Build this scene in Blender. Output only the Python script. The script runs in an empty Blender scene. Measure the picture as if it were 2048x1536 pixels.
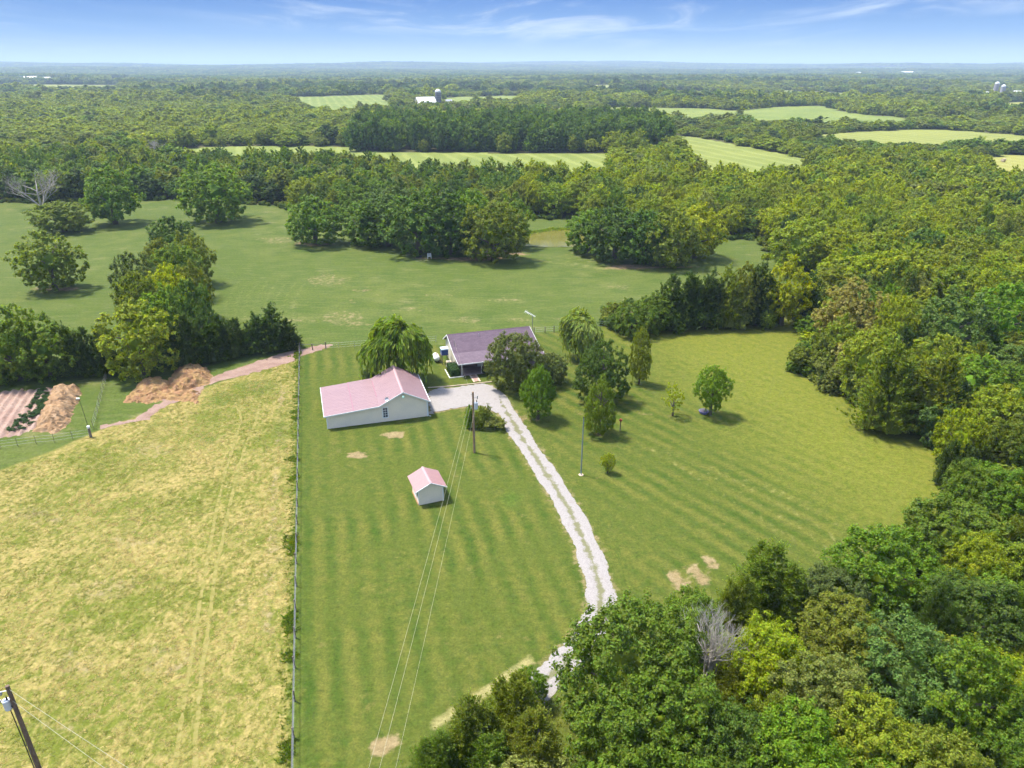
import bpy, math, random
import numpy as np
from mathutils import Vector, Matrix
from mathutils.geometry import tessellate_polygon

# ------------------------------------------------------------------ camera, sky, sun, exposure
scn = bpy.context.scene
COL = scn.collection
FPX, HCAM = 1430.0, 45.0
PITCH = math.atan(635.0 / FPX)
cam_d = bpy.data.cameras.new('camera')
cam_d.sensor_width = 36.0
cam_d.lens = FPX / 2048.0 * 36.0
cam_d.clip_start = 0.5
cam_d.clip_end = 60000.0
cam = bpy.data.objects.new('camera', cam_d)
cam.location = (0, 0, HCAM)
cam.rotation_euler = (math.pi / 2 - PITCH, 0, 0)
COL.objects.link(cam)
scn.camera = cam

SUN_VEC = Vector((-0.52, 0.24, 1.25)).normalized()        # towards the sun
SUN_EL = math.asin(SUN_VEC.z)
SUN_AZ = math.atan2(SUN_VEC.x, SUN_VEC.y)                 # from +Y, clockwise
SUN_STRENGTH, SKY_STRENGTH, EXPOSURE = 3.2, 0.15, 1.56

scn.view_settings.view_transform = 'Standard'
scn.view_settings.look = 'None'
scn.view_settings.exposure = EXPOSURE
scn.view_settings.gamma = 1.0
scn.view_settings.use_curve_mapping = False
scn.cycles.use_denoising = True
scn.cycles.use_adaptive_sampling = True
scn.cycles.adaptive_threshold = 0.03
scn.cycles.max_bounces = 4
scn.cycles.diffuse_bounces = 2
scn.cycles.transmission_bounces = 3
scn.cycles.transparent_max_bounces = 6
scn.cycles.volume_bounces = 0


class NT:
    """small helper round a node tree"""
    def __init__(self, tree):
        self.t = tree
        self.n = tree.nodes
        self.l = tree.links

    def new(self, typ, ins=None, **props):
        nd = self.n.new(typ)
        for k, v in props.items():
            setattr(nd, k, v)
        for k, v in (ins or {}).items():
            self.put(nd.inputs[k], v)
        return nd

    def put(self, sock, v):
        if hasattr(v, 'is_output') or isinstance(v, bpy.types.NodeSocket):
            self.l.new(v, sock)
        else:
            if isinstance(v, (tuple, list)) and len(v) == 3 and sock.type == 'RGBA':
                v = (*v, 1.0)
            sock.default_value = v

    def math(self, op, a, b=0.0, c=None, clamp=False):
        nd = self.n.new('ShaderNodeMath')
        nd.operation = op
        nd.use_clamp = clamp
        self.put(nd.inputs[0], a)
        self.put(nd.inputs[1], b)
        if c is not None:
            self.put(nd.inputs[2], c)
        return nd.outputs[0]

    def mix(self, fac, a, b, blend='MIX'):
        nd = self.n.new('ShaderNodeMix')
        nd.data_type = 'RGBA'
        nd.blend_type = blend
        self.put(nd.inputs[0], fac)
        self.put(nd.inputs[6], a)
        self.put(nd.inputs[7], b)
        return nd.outputs[2]

    def noise(self, vec, scale, detail=3.0, rough=0.55, dist=0.0):
        nd = self.new('ShaderNodeTexNoise', {'Scale': scale, 'Detail': detail, 'Roughness': rough, 'Distortion': dist})
        if vec is not None:
            self.l.new(vec, nd.inputs['Vector'])
        return nd.outputs['Fac']

    def step(self, v, lo, hi):
        nd = self.new('ShaderNodeMapRange', {'From Min': lo, 'From Max': hi}, interpolation_type='SMOOTHSTEP')
        self.put(nd.inputs['Value'], v)
        return nd.outputs[0]

    def attr(self, name, typ='GEOMETRY', out='Fac'):
        nd = self.n.new('ShaderNodeAttribute')
        nd.attribute_name = name
        nd.attribute_type = typ
        return nd.outputs[out]

    def mapping(self, vec, loc=(0, 0, 0), rot=(0, 0, 0), scale=(1, 1, 1)):
        nd = self.new('ShaderNodeMapping', {'Location': loc, 'Rotation': rot, 'Scale': scale})
        self.l.new(vec, nd.inputs['Vector'])
        return nd.outputs[0]


world = bpy.data.worlds.new('World')
scn.world = world
world.use_nodes = True
W = NT(world.node_tree)
W.n.clear()
sky = W.new('ShaderNodeTexSky', sky_type='NISHITA', sun_disc=False, sun_elevation=SUN_EL, sun_rotation=SUN_AZ,
            altitude=100.0, air_density=1.0, dust_density=0.6, ozone_density=3.0)
tc = W.new('ShaderNodeTexCoord')
sep = W.new('ShaderNodeSeparateXYZ')
W.l.new(tc.outputs['Generated'], sep.inputs[0])
zz = W.math('MAXIMUM', sep.outputs[2], 0.0)
# low down the summer air pales quickly from blue to white; higher up the sky model alone
ramp = W.new('ShaderNodeValToRGB')
W.l.new(W.math('MULTIPLY', zz, 8.0), ramp.inputs[0])          # 0 .. 7 degrees
els = ramp.color_ramp.elements
stops = [(0.0, (1.125, 1.395, 1.665)), (0.10, (0.882, 1.278, 1.728)), (0.28, (0.414, 0.918, 1.692)), (0.60, (0.153, 0.558, 1.548)), (1.0, (0.135, 0.468, 1.350))]
els[0].position, els[0].color = stops[0][0], (*stops[0][1], 1)
els[1].position, els[1].color = stops[-1][0], (*stops[-1][1], 1)
for p_, c_ in stops[1:-1]:
    e_ = els.new(p_)
    e_.color = (*c_, 1)
hs = W.new('ShaderNodeHueSaturation', {'Hue': 0.5, 'Saturation': 0.75, 'Value': 1.0, 'Color': sky.outputs[0]})
deep = W.mix(W.step(zz, 0.10, 0.45), ramp.outputs[0], hs.outputs[0])
# thin cirrus, laid out on a high level plane
inv = W.math('DIVIDE', 1.0, W.math('ADD', zz, 0.03))
cx = W.math('MULTIPLY', sep.outputs[0], inv)
cy = W.math('MULTIPLY', sep.outputs[1], inv)
comb = W.new('ShaderNodeCombineXYZ')
W.put(comb.inputs[0], cx)
W.put(comb.inputs[1], cy)
cn = W.noise(W.mapping(comb.outputs[0], (3.1, 7.7, 0), (0, 0, 0.35), (0.42, 0.16, 1.0)), 1.25, 8.0, 0.62, 0.9)
cm = W.noise(W.mapping(comb.outputs[0], (1.3, 2.1, 0), (0, 0, 0), (0.12, 0.1, 1.0)), 1.0, 2.0)
cfac = W.math('MULTIPLY', W.step(cn, 0.44, 0.72), W.step(cm, 0.38, 0.62))
cfac = W.math('MULTIPLY', cfac, W.step(zz, 0.004, 0.05))
skyc = W.mix(W.math('MULTIPLY', cfac, 0.75), deep, (2.1, 2.3, 2.5))
bg = W.new('ShaderNodeBackground', {'Color': skyc, 'Strength': SKY_STRENGTH})
wo = W.new('ShaderNodeOutputWorld')
W.l.new(bg.outputs[0], wo.inputs[0])

sun_d = bpy.data.lights.new('sun', 'SUN')
sun_d.energy = SUN_STRENGTH
sun_d.angle = math.radians(8.0)
sun_d.color = (1.0, 0.945, 0.84)
sun = bpy.data.objects.new('sun', sun_d)
sun.rotation_euler = (-SUN_VEC).to_track_quat('-Z', 'Y').to_euler()
sun.location = (0, 0, 200)
COL.objects.link(sun)

# ------------------------------------------------------------------ geometry helpers
RNG = np.random.default_rng(11)
CP, SP = math.cos(PITCH), math.sin(PITCH)


def G(u, v, z=0.0):
    """where the sight line of a point of the photograph meets the level z"""
    a, b = (u - 1024.0) / FPX, (768.0 - v) / FPX
    t = (z - HCAM) / (-SP + b * CP)
    return a * t, (CP + b * SP) * t


def PG(pts):
    return np.array([G(*p) for p in pts])


def project(x, y, z):
    d = y * CP + (HCAM - z) * SP
    return 1024 + FPX * x / d, 768 - FPX * (y * SP - (HCAM - z) * CP) / d, d


def top_height(u, vb, vt):
    """height of an upright thing whose foot shows at (u, vb) and whose top at row vt"""
    y = G(u, vb)[1]
    b = (768.0 - vt) / FPX
    return HCAM + y / (CP + b * SP) * (-SP + b * CP)


def inside(P, poly):
    x, y = P[:, 0], P[:, 1]
    r = np.zeros(len(P), bool)
    n = len(poly)
    for i in range(n):
        x0, y0 = poly[i]
        x1, y1 = poly[(i + 1) % n]
        c = (y0 > y) != (y1 > y)
        if y0 != y1:
            r ^= c & (x < (x1 - x0) * (y - y0) / (y1 - y0) + x0)
    return r


def line_dist(P, pts, closed=False):
    d = np.full(len(P), 1e9)
    n = len(pts)
    for i in range(n if closed else n - 1):
        a, b = np.asarray(pts[i], float), np.asarray(pts[(i + 1) % n], float)
        ab = b - a
        t = np.clip(((P - a) @ ab) / max(ab @ ab, 1e-9), 0, 1)
        q = P - a - t[:, None] * ab
        d = np.minimum(d, np.hypot(q[:, 0], q[:, 1]))
    return d


def sdist(P, poly):
    d = line_dist(P, poly, True)
    return np.where(inside(P, poly), d, -d)


def smooth(x, lo, hi):
    t = np.clip((x - lo) / (hi - lo), 0, 1)
    return t * t * (3 - 2 * t)


def wob(x, y, s, k=0):
    """cheap smooth noise, -1..1"""
    return (np.sin(x * s + 1.7 * k + 1.3 * np.sin(y * s * 0.7 + k)) + np.sin(y * s * 1.13 + 2.3 * k + 1.1 * np.sin(x * s * 0.83 + 2 * k))
            + 0.6 * np.sin((x + y) * s * 1.9 + k * 3.1)) / 2.6


def hz(x, y):
    """height of the land"""
    x, y = np.asarray(x, float), np.asarray(y, float)
    r = np.hypot(x, y)
    h = smooth(r, 650, 2600) * 7.0 * wob(x, y, 0.0021, 1)
    h = h + smooth(r, 3800, 9000) * (48 + 36 * wob(x, y, 0.0009, 5) + 18 * wob(x, y, 0.0024, 3))
    h = h - smooth(r, 10500, 20000) * 62
    return h


def tag(o, label=None, cat=None, group=None, kind=None):
    for k, v in (('label', label), ('category', cat), ('group', group), ('kind', kind)):
        if v:
            o[k] = v
    return o


def link(name, data, parent=None, mat=None):
    o = bpy.data.objects.new(name, data)
    COL.objects.link(o)
    if parent is not None:
        o.parent = parent
    if mat is not None and not data.materials:
        data.materials.append(mat)
    return o


def empty(name, loc=(0, 0, 0), rz=0.0, scale=(1, 1, 1)):
    o = bpy.data.objects.new(name, None)
    o.empty_display_size = 0.2
    o.location = loc
    o.rotation_euler = (0, 0, rz)
    o.scale = scale
    COL.objects.link(o)
    return o


def np_mesh(name, V, quads=None, tris=None, smoothf=False):
    me = bpy.data.meshes.new(name)
    V = np.asarray(V, np.float32)
    me.vertices.add(len(V))
    me.vertices.foreach_set('co', V.ravel())
    parts, starts, pos = [], [], 0
    for F in (quads, tris):
        if F is not None and len(F):
            F = np.asarray(F, np.int32)
            k = F.shape[1]
            parts.append(F.ravel())
            starts.append(pos + np.arange(len(F)) * k)
            pos += F.size
    li = np.concatenate(parts)
    ls = np.concatenate(starts)
    me.loops.add(len(li))
    me.loops.foreach_set('vertex_index', li)
    me.polygons.add(len(ls))
    me.polygons.foreach_set('loop_start', ls.astype(np.int32))
    me.update(calc_edges=True)
    me.polygons.foreach_set('use_smooth', np.full(len(ls), smoothf))
    return me


class MB:
    """collects simple solids into one mesh"""
    def __init__(self):
        self.v, self.f = [], []

    def add(self, vs, fs):
        b = len(self.v)
        self.v += [tuple(p) for p in vs]
        self.f += [tuple(b + i for i in f) for f in fs]
        return self

    def box(self, x0, x1, y0, y1, z0, z1):
        return self.add([(x0, y0, z0), (x1, y0, z0), (x1, y1, z0), (x0, y1, z0), (x0, y0, z1), (x1, y0, z1), (x1, y1, z1), (x0, y1, z1)],
                        [(0, 3, 2, 1), (4, 5, 6, 7), (0, 1, 5, 4), (1, 2, 6, 5), (2, 3, 7, 6), (3, 0, 4, 7)])

    def prism(self, ring, vec):
        n = len(ring)
        top = [tuple(p[i] + vec[i] for i in range(3)) for p in ring]
        return self.add(list(ring) + top, [tuple(range(n - 1, -1, -1)), tuple(range(n, 2 * n))] + [(i, (i + 1) % n, n + (i + 1) % n, n + i) for i in range(n)])

    def slab(self, q, t):
        """a sloping quad q (top face) of thickness t"""
        return self.prism([(p[0], p[1], p[2] - t) for p in q], (0, 0, t))

    def tube(self, pts, rad, n=8, cap=True):
        pts = [Vector(p) for p in pts]
        rad = rad if isinstance(rad, (list, tuple)) else [rad] * len(pts)
        b = len(self.v)
        for i, p in enumerate(pts):
            d = (pts[min(i + 1, len(pts) - 1)] - pts[max(i - 1, 0)]).normalized()
            s = d.cross(Vector((0, 0, 1)) if abs(d.z) < 0.95 else Vector((1, 0, 0))).normalized()
            t = d.cross(s)
            for k in range(n):
                a = 2 * math.pi * k / n
                self.v.append(tuple(p + (s * math.cos(a) + t * math.sin(a)) * rad[i]))
        for i in range(len(pts) - 1):
            for k in range(n):
                k2 = (k + 1) % n
                self.f.append((b + i * n + k, b + i * n + k2, b + (i + 1) * n + k2, b + (i + 1) * n + k))
        if cap:
            self.f.append(tuple(b + k for k in range(n - 1, -1, -1)))
            self.f.append(tuple(b + (len(pts) - 1) * n + k for k in range(n)))
        return self

    def mesh(self, name, smoothf=False):
        me = bpy.data.meshes.new(name)
        me.from_pydata(self.v, [], self.f)
        me.update()
        if smoothf:
            me.polygons.foreach_set('use_smooth', [True] * len(me.polygons))
        return me

    def build(self, name, mat, parent=None, smoothf=False):
        return link(name, self.mesh(name, smoothf), parent, mat)


# ------------------------------------------------------------------ materials
def material(name):
    m = bpy.data.materials.new(name)
    m.use_nodes = True
    t = NT(m.node_tree)
    t.n.clear()
    out = t.new('ShaderNodeOutputMaterial')
    return m, t, out


def paint(name, col, col2=None, rough=0.6, scale=3.0, metal=0.0, bump=0.0, spec=0.3):
    m, t, out = material(name)
    geo = t.new('ShaderNodeTexCoord').outputs['Object']
    n = t.noise(geo, scale, 5.0, 0.6)
    c = t.mix(t.step(n, 0.3, 0.7), col, col2 or tuple(x * 0.8 for x in col))
    b = t.new('ShaderNodeBsdfPrincipled', {'Base Color': c, 'Roughness': rough, 'Metallic': metal, 'Specular IOR Level': spec})
    if bump:
        bp = t.new('ShaderNodeBump', {'Strength': bump, 'Distance': 0.05, 'Height': t.noise(geo, scale * 6, 4.0)})
        t.l.new(bp.outputs[0], b.inputs['Normal'])
    t.l.new(b.outputs[0], out.inputs[0])
    return m


def leaf_material(name, source):
    """foliage: the tint comes from the tree (object colour, or the scattered tree's own tint)"""
    m, t, out = material(name)
    tint = t.new('ShaderNodeObjectInfo').outputs['Color'] if source == 'OBJECT' else t.attr('tint', 'INSTANCER', 'Color')
    geo = t.new('ShaderNodeNewGeometry')
    rnd = geo.outputs['Random Per Island']
    k = t.math('MULTIPLY_ADD', rnd, 0.85, 0.58)
    hs_ = t.new('ShaderNodeHueSaturation', {'Hue': t.math('MULTIPLY_ADD', t.math('FRACT', t.math('MULTIPLY', rnd, 7.31)), -0.045, 0.522), 'Saturation': 1.05, 'Value': k, 'Color': tint})
    col = hs_.outputs[0]
    b = t.new('ShaderNodeBsdfPrincipled', {'Base Color': col, 'Roughness': 0.55, 'Specular IOR Level': 0.25})
    tr = t.new('ShaderNodeBsdfTranslucent', {'Color': t.mix(1.0, col, (1.25, 1.2, 0.55), 'MULTIPLY')})
    mx = t.new('ShaderNodeMixShader', {0: 0.5})
    t.l.new(b.outputs[0], mx.inputs[1])
    t.l.new(tr.outputs[0], mx.inputs[2])
    t.l.new(mx.outputs[0], out.inputs[0])
    return m


M_LEAF = leaf_material('foliage', 'OBJECT')
M_LEAF_I = leaf_material('foliage_scattered', 'INSTANCER')
M_BARK = paint('bark', (0.16, 0.13, 0.10), (0.09, 0.07, 0.055), 0.9, 2.0, bump=0.4)
M_DEAD = paint('bare_wood', (0.42, 0.38, 0.335), (0.31, 0.275, 0.24), 0.9, 1.0)
M_WOOD = paint('weathered_wood', (0.20, 0.16, 0.125), (0.11, 0.085, 0.065), 0.9, 2.5, bump=0.3)
M_POLE = paint('treated_pole_wood', (0.30, 0.19, 0.10), (0.20, 0.12, 0.065), 0.85, 1.2, bump=0.3)
M_GREYMETAL = paint('galvanised_metal', (0.42, 0.43, 0.44), (0.33, 0.34, 0.36), 0.45, 2.0, 0.6)
M_WHITE = paint('white_paint', (0.78, 0.78, 0.76), (0.68, 0.68, 0.67), 0.5, 1.5)
M_DARK = paint('dark_fittings', (0.035, 0.035, 0.04), (0.025, 0.025, 0.03), 0.5, 2.0)


def ground_material():
    m, t, out = material('land')
    pos = t.new('ShaderNodeNewGeometry').outputs['Position']
    A = t.attr
    big = t.noise(pos, 0.022, 4.0, 0.6)
    mid = t.noise(pos, 0.13, 5.0, 0.62)
    fine = t.noise(pos, 0.9, 6.0, 0.68)
    vfine = t.noise(pos, 5.0, 3.0, 0.7)
    strk = t.noise(t.mapping(pos, (0, 0, 0), (0, 0, 0.25), (0.35, 1.6, 1.0)), 0.55, 5.0, 0.65)   # short strokes across the slope

    def rough_mask(att, amount=0.9, sharp=0.16, n=None):
        v = t.math('MULTIPLY_ADD', t.math('SUBTRACT', n or fine, 0.5), amount, att)
        return t.step(v, 0.5 - sharp, 0.5 + sharp)
    # pasture
    past = t.mix(t.step(mid, 0.32, 0.68), (0.052, 0.082, 0.014), (0.096, 0.114, 0.026))
    past = t.mix(t.step(big, 0.35, 0.65), past, (0.062, 0.090, 0.016))
    past = t.mix(t.math('MULTIPLY', t.step(strk, 0.46, 0.66), 0.5), past, (0.108, 0.120, 0.038))
    past = t.mix(t.math('MULTIPLY', t.step(t.noise(t.mapping(pos, scale=(0.6, 1.0, 1.0)), 0.17, 6.0, 0.65), 0.58, 0.74), 0.5), past, (0.21, 0.185, 0.085))
    # mown lawn: stripes along the fence, broken by noise
    strip_u = A('along')
    wv = t.math('SINE', t.math('ADD', t.math('MULTIPLY', strip_u, 2.75), t.math('MULTIPLY', mid, 4.0)))
    wv2 = t.math('SINE', t.math('ADD', t.math('MULTIPLY', strip_u, 0.72), t.math('MULTIPLY', big, 9.0)))
    st = t.math('MULTIPLY_ADD', t.math('ADD', t.math('MULTIPLY', wv, t.math('MULTIPLY_ADD', t.step(t.noise(pos, 0.06, 2.0), 0.35, 0.65), 0.9, 0.15)), t.math('MULTIPLY', wv2, 0.12)), 0.22, 0.5)
    st = t.math('ADD', st, t.math('MULTIPLY', t.math('SUBTRACT', fine, 0.5), 1.1))
    lawn = t.mix(t.step(st, 0.1, 0.9), (0.036, 0.068, 0.008), (0.108, 0.110, 0.021))
    lawn = t.mix(t.step(mid, 0.40, 0.75), lawn, (0.066, 0.086, 0.013))
    lawn = t.mix(t.math('MULTIPLY', t.step(t.noise(pos, 0.33, 6.0, 0.7), 0.60, 0.72), 0.55), lawn, (0.165, 0.135, 0.045))
    sun_yel = t.mix(t.step(fine, 0.3, 0.7), (0.108, 0.128, 0.013), (0.158, 0.155, 0.024))  # yellower grass tone with the sunlit look put into its colour
    lawn = t.mix(t.math('MULTIPLY', t.step(t.math('MULTIPLY_ADD', t.math('SUBTRACT', mid, 0.5), 0.7, A('m_sun_yellow')), 0.05, 1.1), 0.72), lawn, sun_yel)
    # cut hay
    warp = t.noise(t.mapping(pos, scale=(1.0, 0.7, 1)), 1.0, 8.0, 0.74, 1.1)
    hayn = t.math('ADD', t.math('MULTIPLY', warp, 0.62), t.math('MULTIPLY', t.noise(pos, 0.11, 4.0, 0.6), 0.38))
    hay = t.mix(t.step(hayn, 0.41, 0.61), (0.098, 0.116, 0.016), (0.262, 0.208, 0.072))
    hay = t.mix(t.step(t.noise(pos, 1.7, 5.0, 0.7, 1.2), 0.56, 0.74), hay, (0.320, 0.255, 0.105))
    hay = t.mix(t.math('MULTIPLY', t.step(t.noise(pos, 0.8, 4.0, 0.6), 0.58, 0.76), 0.6), hay, (0.092, 0.115, 0.014))
    # other surfaces
    dirt = t.mix(t.step(mid, 0.3, 0.7), (0.20, 0.115, 0.076), (0.26, 0.18, 0.125))
    dirt = t.mix(t.step(fine, 0.35, 0.7), dirt, (0.24, 0.165, 0.092))
    straw = t.mix(t.step(fine, 0.3, 0.7), (0.195, 0.14, 0.068), (0.26, 0.20, 0.11))
    litter = t.mix(t.step(fine, 0.3, 0.7), (0.055, 0.052, 0.024), (0.085, 0.082, 0.030))
    far = t.mix(t.step(big, 0.3, 0.7), (0.110, 0.150, 0.034), (0.160, 0.192, 0.045))
    far = t.mix(t.math('MULTIPLY', A('m_gold'), 0.9), far, (0.245, 0.228, 0.062))
    lines = t.math('SINE', t.math('ADD', t.math('MULTIPLY', strip_u, 0.55), t.math('MULTIPLY', big, 6.0)))
    far = t.mix(t.math('MULTIPLY', t.step(lines, 0.2, 0.9), 0.25), far, (0.30, 0.32, 0.10))
    lush = t.mix(t.step(fine, 0.3, 0.7), (0.045, 0.082, 0.010), (0.075, 0.105, 0.016))
    c = past
    c = t.mix(A('m_far'), c, far)
    c = t.mix(rough_mask(A('m_forest'), 0.5, 0.3, mid), c, litter)
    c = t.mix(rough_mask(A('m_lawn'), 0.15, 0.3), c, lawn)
    c = t.mix(rough_mask(A('m_hay'), 0.5, 0.3), c, hay)
    c = t.mix(rough_mask(A('m_lush'), 0.7, 0.25), c, lush)
    c = t.mix(t.math('MULTIPLY', rough_mask(A('m_track'), 0.7, 0.3), 0.62), c, (0.38, 0.32, 0.145))
    c = t.mix(t.math('MULTIPLY', rough_mask(A('m_straw'), 1.3, 0.22), 0.88), c, straw)
    c = t.mix(rough_mask(A('m_dirt'), 1.1, 0.18), c, dirt)
    k = t.math('MULTIPLY_ADD', t.math('ADD', vfine, t.noise(pos, 2.1, 4.0, 0.7)), 1.15, -0.15)
    vmul = t.new('ShaderNodeVectorMath', operation='SCALE')
    t.l.new(c, vmul.inputs[0])
    t.l.new(k, vmul.inputs['Scale'])
    b = t.new('ShaderNodeBsdfPrincipled', {'Base Color': vmul.outputs[0], 'Roughness': 0.95, 'Specular IOR Level': 0.08})
    h = t.math('ADD', fine, t.math('MULTIPLY', vfine, 0.35))
    bp = t.new('ShaderNodeBump', {'Strength': 0.55, 'Distance': 0.22, 'Height': h})
    t.l.new(bp.outputs[0], b.inputs['Normal'])
    t.l.new(b.outputs[0], out.inputs[0])
    return m


M_LAND = ground_material()

# ------------------------------------------------------------------ plan of the land (all on the ground, in metres)
OPEN_MAIN = np.vstack([
    PG([(-420, 404), (0, 404), (180, 406), (330, 398), (420, 402), (560, 412), (700, 448), (900, 452), (1032, 436), (1150, 436), (1185, 470),
        (1430, 478), (1535, 478), (1560, 520), (1650, 566), (1660, 600), (1612, 640), (1604, 700), (1572, 735), (1640, 772), (1750, 804), (1872, 887),
        (1866, 935, 5), (1796, 1012, 5), (1744, 1112, 5), (1690, 1160, 5), (1600, 1170, 6), (1480, 1170, 6), (1440, 1205, 7), (1340, 1220, 8), (1245, 1232, 10),
        (1112, 1300, 10), (1000, 1384, 7), (850, 1498, 6), (805, 1600, 5)]),
    np.array([(-9, 20), (-75, 20), (-290, 90)])])
HEDGE = np.vstack([PG([(1213, 648), (1250, 668), (1310, 663), (1400, 652), (1620, 640)]), np.array([(63, 142), (45, 144), (28, 142), (19, 137)])])
FIELDS = [
    (PG([(280, 300), (480, 292), (700, 293), (722, 303), (1000, 306), (1225, 306), (1228, 334, 8), (1000, 334, 8), (820, 326, 8), (700, 315, 7.5), (500, 306, 7.5), (290, 304, 6)]), 0.15),
    (PG([(1336, 268), (1400, 276), (1480, 290), (1625, 320), (1625, 336, 8), (1480, 338, 9), (1410, 326, 9), (1372, 300, 9)]), 0.25),
    (PG([(1165, 224), (1225, 214), (1420, 217), (1475, 222), (1480, 250), (1300, 240), (1190, 240)]), 0.1),
    (PG([(1465, 222), (1560, 213), (1645, 211), (1700, 226), (1815, 236), (1812, 251), (1600, 255), (1500, 253)]), 0.0),
    (PG([(1615, 270), (1740, 262), (1880, 258), (1960, 264), (2120, 276), (2120, 299), (1990, 300), (1900, 301), (1740, 298), (1640, 284)]), 0.45),
    (PG([(1930, 321), (1990, 312), (2120, 303), (2120, 356, 8), (2040, 350, 8), (1985, 340, 8)]), 0.9),
    (PG([(560, 196), (780, 190), (790, 216, 7), (640, 216, 7)]), 0.0),
    (PG([(-60, 168), (240, 170), (240, 176, 8), (-60, 174, 8)]), 0.5),
    (PG([(1560, 180), (1705, 185), (1700, 189, 7), (1570, 186, 7)]), 0.2),
    (PG([(1170, 172), (1225, 172), (1225, 178, 7), (1170, 178, 7)]), 0.5),
    (PG([(1105, 216), (1160, 216), (1165, 226, 7), (1100, 226, 7)]), 0.4),
    (PG([(2010, 202), (2090, 202), (2090, 214, 7), (2010, 214, 7)]), 0.6),
    (PG([(880, 196), (1040, 192), (1040, 200, 7), (890, 204, 7)]), 0.1),
]
FENCE_A, FENCE_B = np.array(G(600, 692)), np.array(G(587, 1560))
fdir = (FENCE_B - FENCE_A) / np.linalg.norm(FENCE_B - FENCE_A)
fnrm = np.array([-fdir[1], fdir[0]])
HAY = np.vstack([PG([(598, 716), (587, 1600)]), np.array([(-14, 18), (-80, 18), (-130, 60)]), PG([(-260, 1000), (0, 940), (110, 900), (185, 866), (255, 840), (330, 812), (430, 768), (520, 740)])])
LAWN = np.vstack([PG([(600, 692), (740, 688), (880, 690), (1000, 672), (1110, 664), (1215, 652), (1620, 636), (1610, 700), (1580, 740), (1650, 775), (1750, 808), (1880, 890), (1880, 1200), (850, 1650)]), np.array([(-13, 18)]), PG([(587, 1560)])])
DRIVE = PG([(962, 778), (985, 784), (1006, 812), (1042, 872), (1088, 940), (1135, 1015), (1170, 1085), (1192, 1145), (1202, 1195), (1193, 1240), (1160, 1295), (1108, 1345), (1050, 1400), (960, 1500)])
PAD = PG([(858, 780), (905, 776), (962, 768), (984, 770), (1003, 800), (1010, 822), (985, 826), (968, 812), (945, 811), (900, 820), (858, 828), (856, 800)])
PATH = PG([(668, 688), (640, 690), (604, 698), (560, 708), (500, 728), (450, 744), (420, 756), (400, 790), (330, 812), (296, 838), (200, 858), (200, 852), (268, 838), (330, 800),
           (330, 782), (420, 768), (440, 762), (520, 742), (590, 722), (604, 712), (660, 694)])
POND = PG([(1032, 488), (1046, 474), (1070, 465), (1105, 460), (1150, 459), (1190, 464), (1195, 484), (1150, 491), (1090, 491)])
GARDEN = PG([(-160, 800), (-60, 790), (0, 784), (60, 780), (112, 776), (72, 856), (40, 868), (0, 876), (-120, 900)])


def far_open(x, y):
    """the patchwork of far fields"""
    v = wob(x * 0.45, y, 0.0062, 7) + 0.5 * wob(x, y, 0.0150, 2)
    return (np.hypot(x, y) > 1050) & (v > 0.50)


def wooded(P):
    """True where woods stand"""
    o = inside(P, OPEN_MAIN) & ~inside(P, HEDGE)
    for f, _g in FIELDS:
        o |= inside(P, f)
    o |= far_open(P[:, 0], P[:, 1])
    return ~o


# ------------------------------------------------------------------ ground: one sheet to the horizon
def axis(segs, a, b, ratio, limit):
    pts = []
    for lo, hi, st in segs:
        pts += list(np.arange(lo, hi, st))
    x = [pts[-1]]
    s = b
    while x[-1] < limit:
        s *= ratio
        x.append(x[-1] + s)
    y = [pts[0]]
    s = a
    while y[-1] > -limit and len(y) < 90:
        s *= ratio
        y.append(y[-1] - s)
    return np.array(y[:0:-1] + pts + x[1:])


gx = axis([(-700, -250, 12), (-250, -82, 3), (-82, 76, 0.7), (76, 250, 3), (250, 700, 12)], 12, 12, 1.13, 21000)
gy = axis([(18, 136, 0.7), (136, 300, 1.8), (300, 920, 6)], 2, 6, 1.09, 21000)
gy = gy[gy > -1500]
NX, NY = len(gx), len(gy)
GX, GY = np.meshgrid(gx, gy)
P = np.stack([GX.ravel(), GY.ravel()], 1)
near = (np.abs(P[:, 0]) < 260) & (P[:, 1] > 5) & (P[:, 1] < 330)
Z = hz(P[:, 0], P[:, 1])
# the pond lies in a hollow
pd = np.full(len(P), -50.0)
pd[near] = sdist(P[near], POND)
Z = Z - 0.9 * smooth(pd, -2.5, 2.0)
att = {k: np.zeros(len(P), np.float32) for k in ('m_lawn', 'm_hay', 'm_dirt', 'm_straw', 'm_sun_yellow', 'm_far', 'm_forest', 'm_track', 'm_gold', 'm_lush', 'along')}
Pn = P[near]


def setn(key, val):
    a = att[key][near]
    att[key][near] = np.maximum(a, val)


setn('m_lawn', smooth(sdist(Pn, LAWN), -0.6, 0.6))
setn('m_hay', smooth(sdist(Pn, HAY), -1.0, 1.0))
att['along'][:] = (P - FENCE_A) @ fnrm
# right of the drive the mower went another way
turn = smooth(P[:, 0] - np.interp(P[:, 1], DRIVE[::-1, 1], DRIVE[::-1, 0]), 1.0, 3.0) * (P[:, 1] < 150)
att['along'][:] = att['along'] * (1 - turn) + turn * ((P[:, 0] - 24) * 0.80 + (P[:, 1] - 80) * 0.60)
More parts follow.
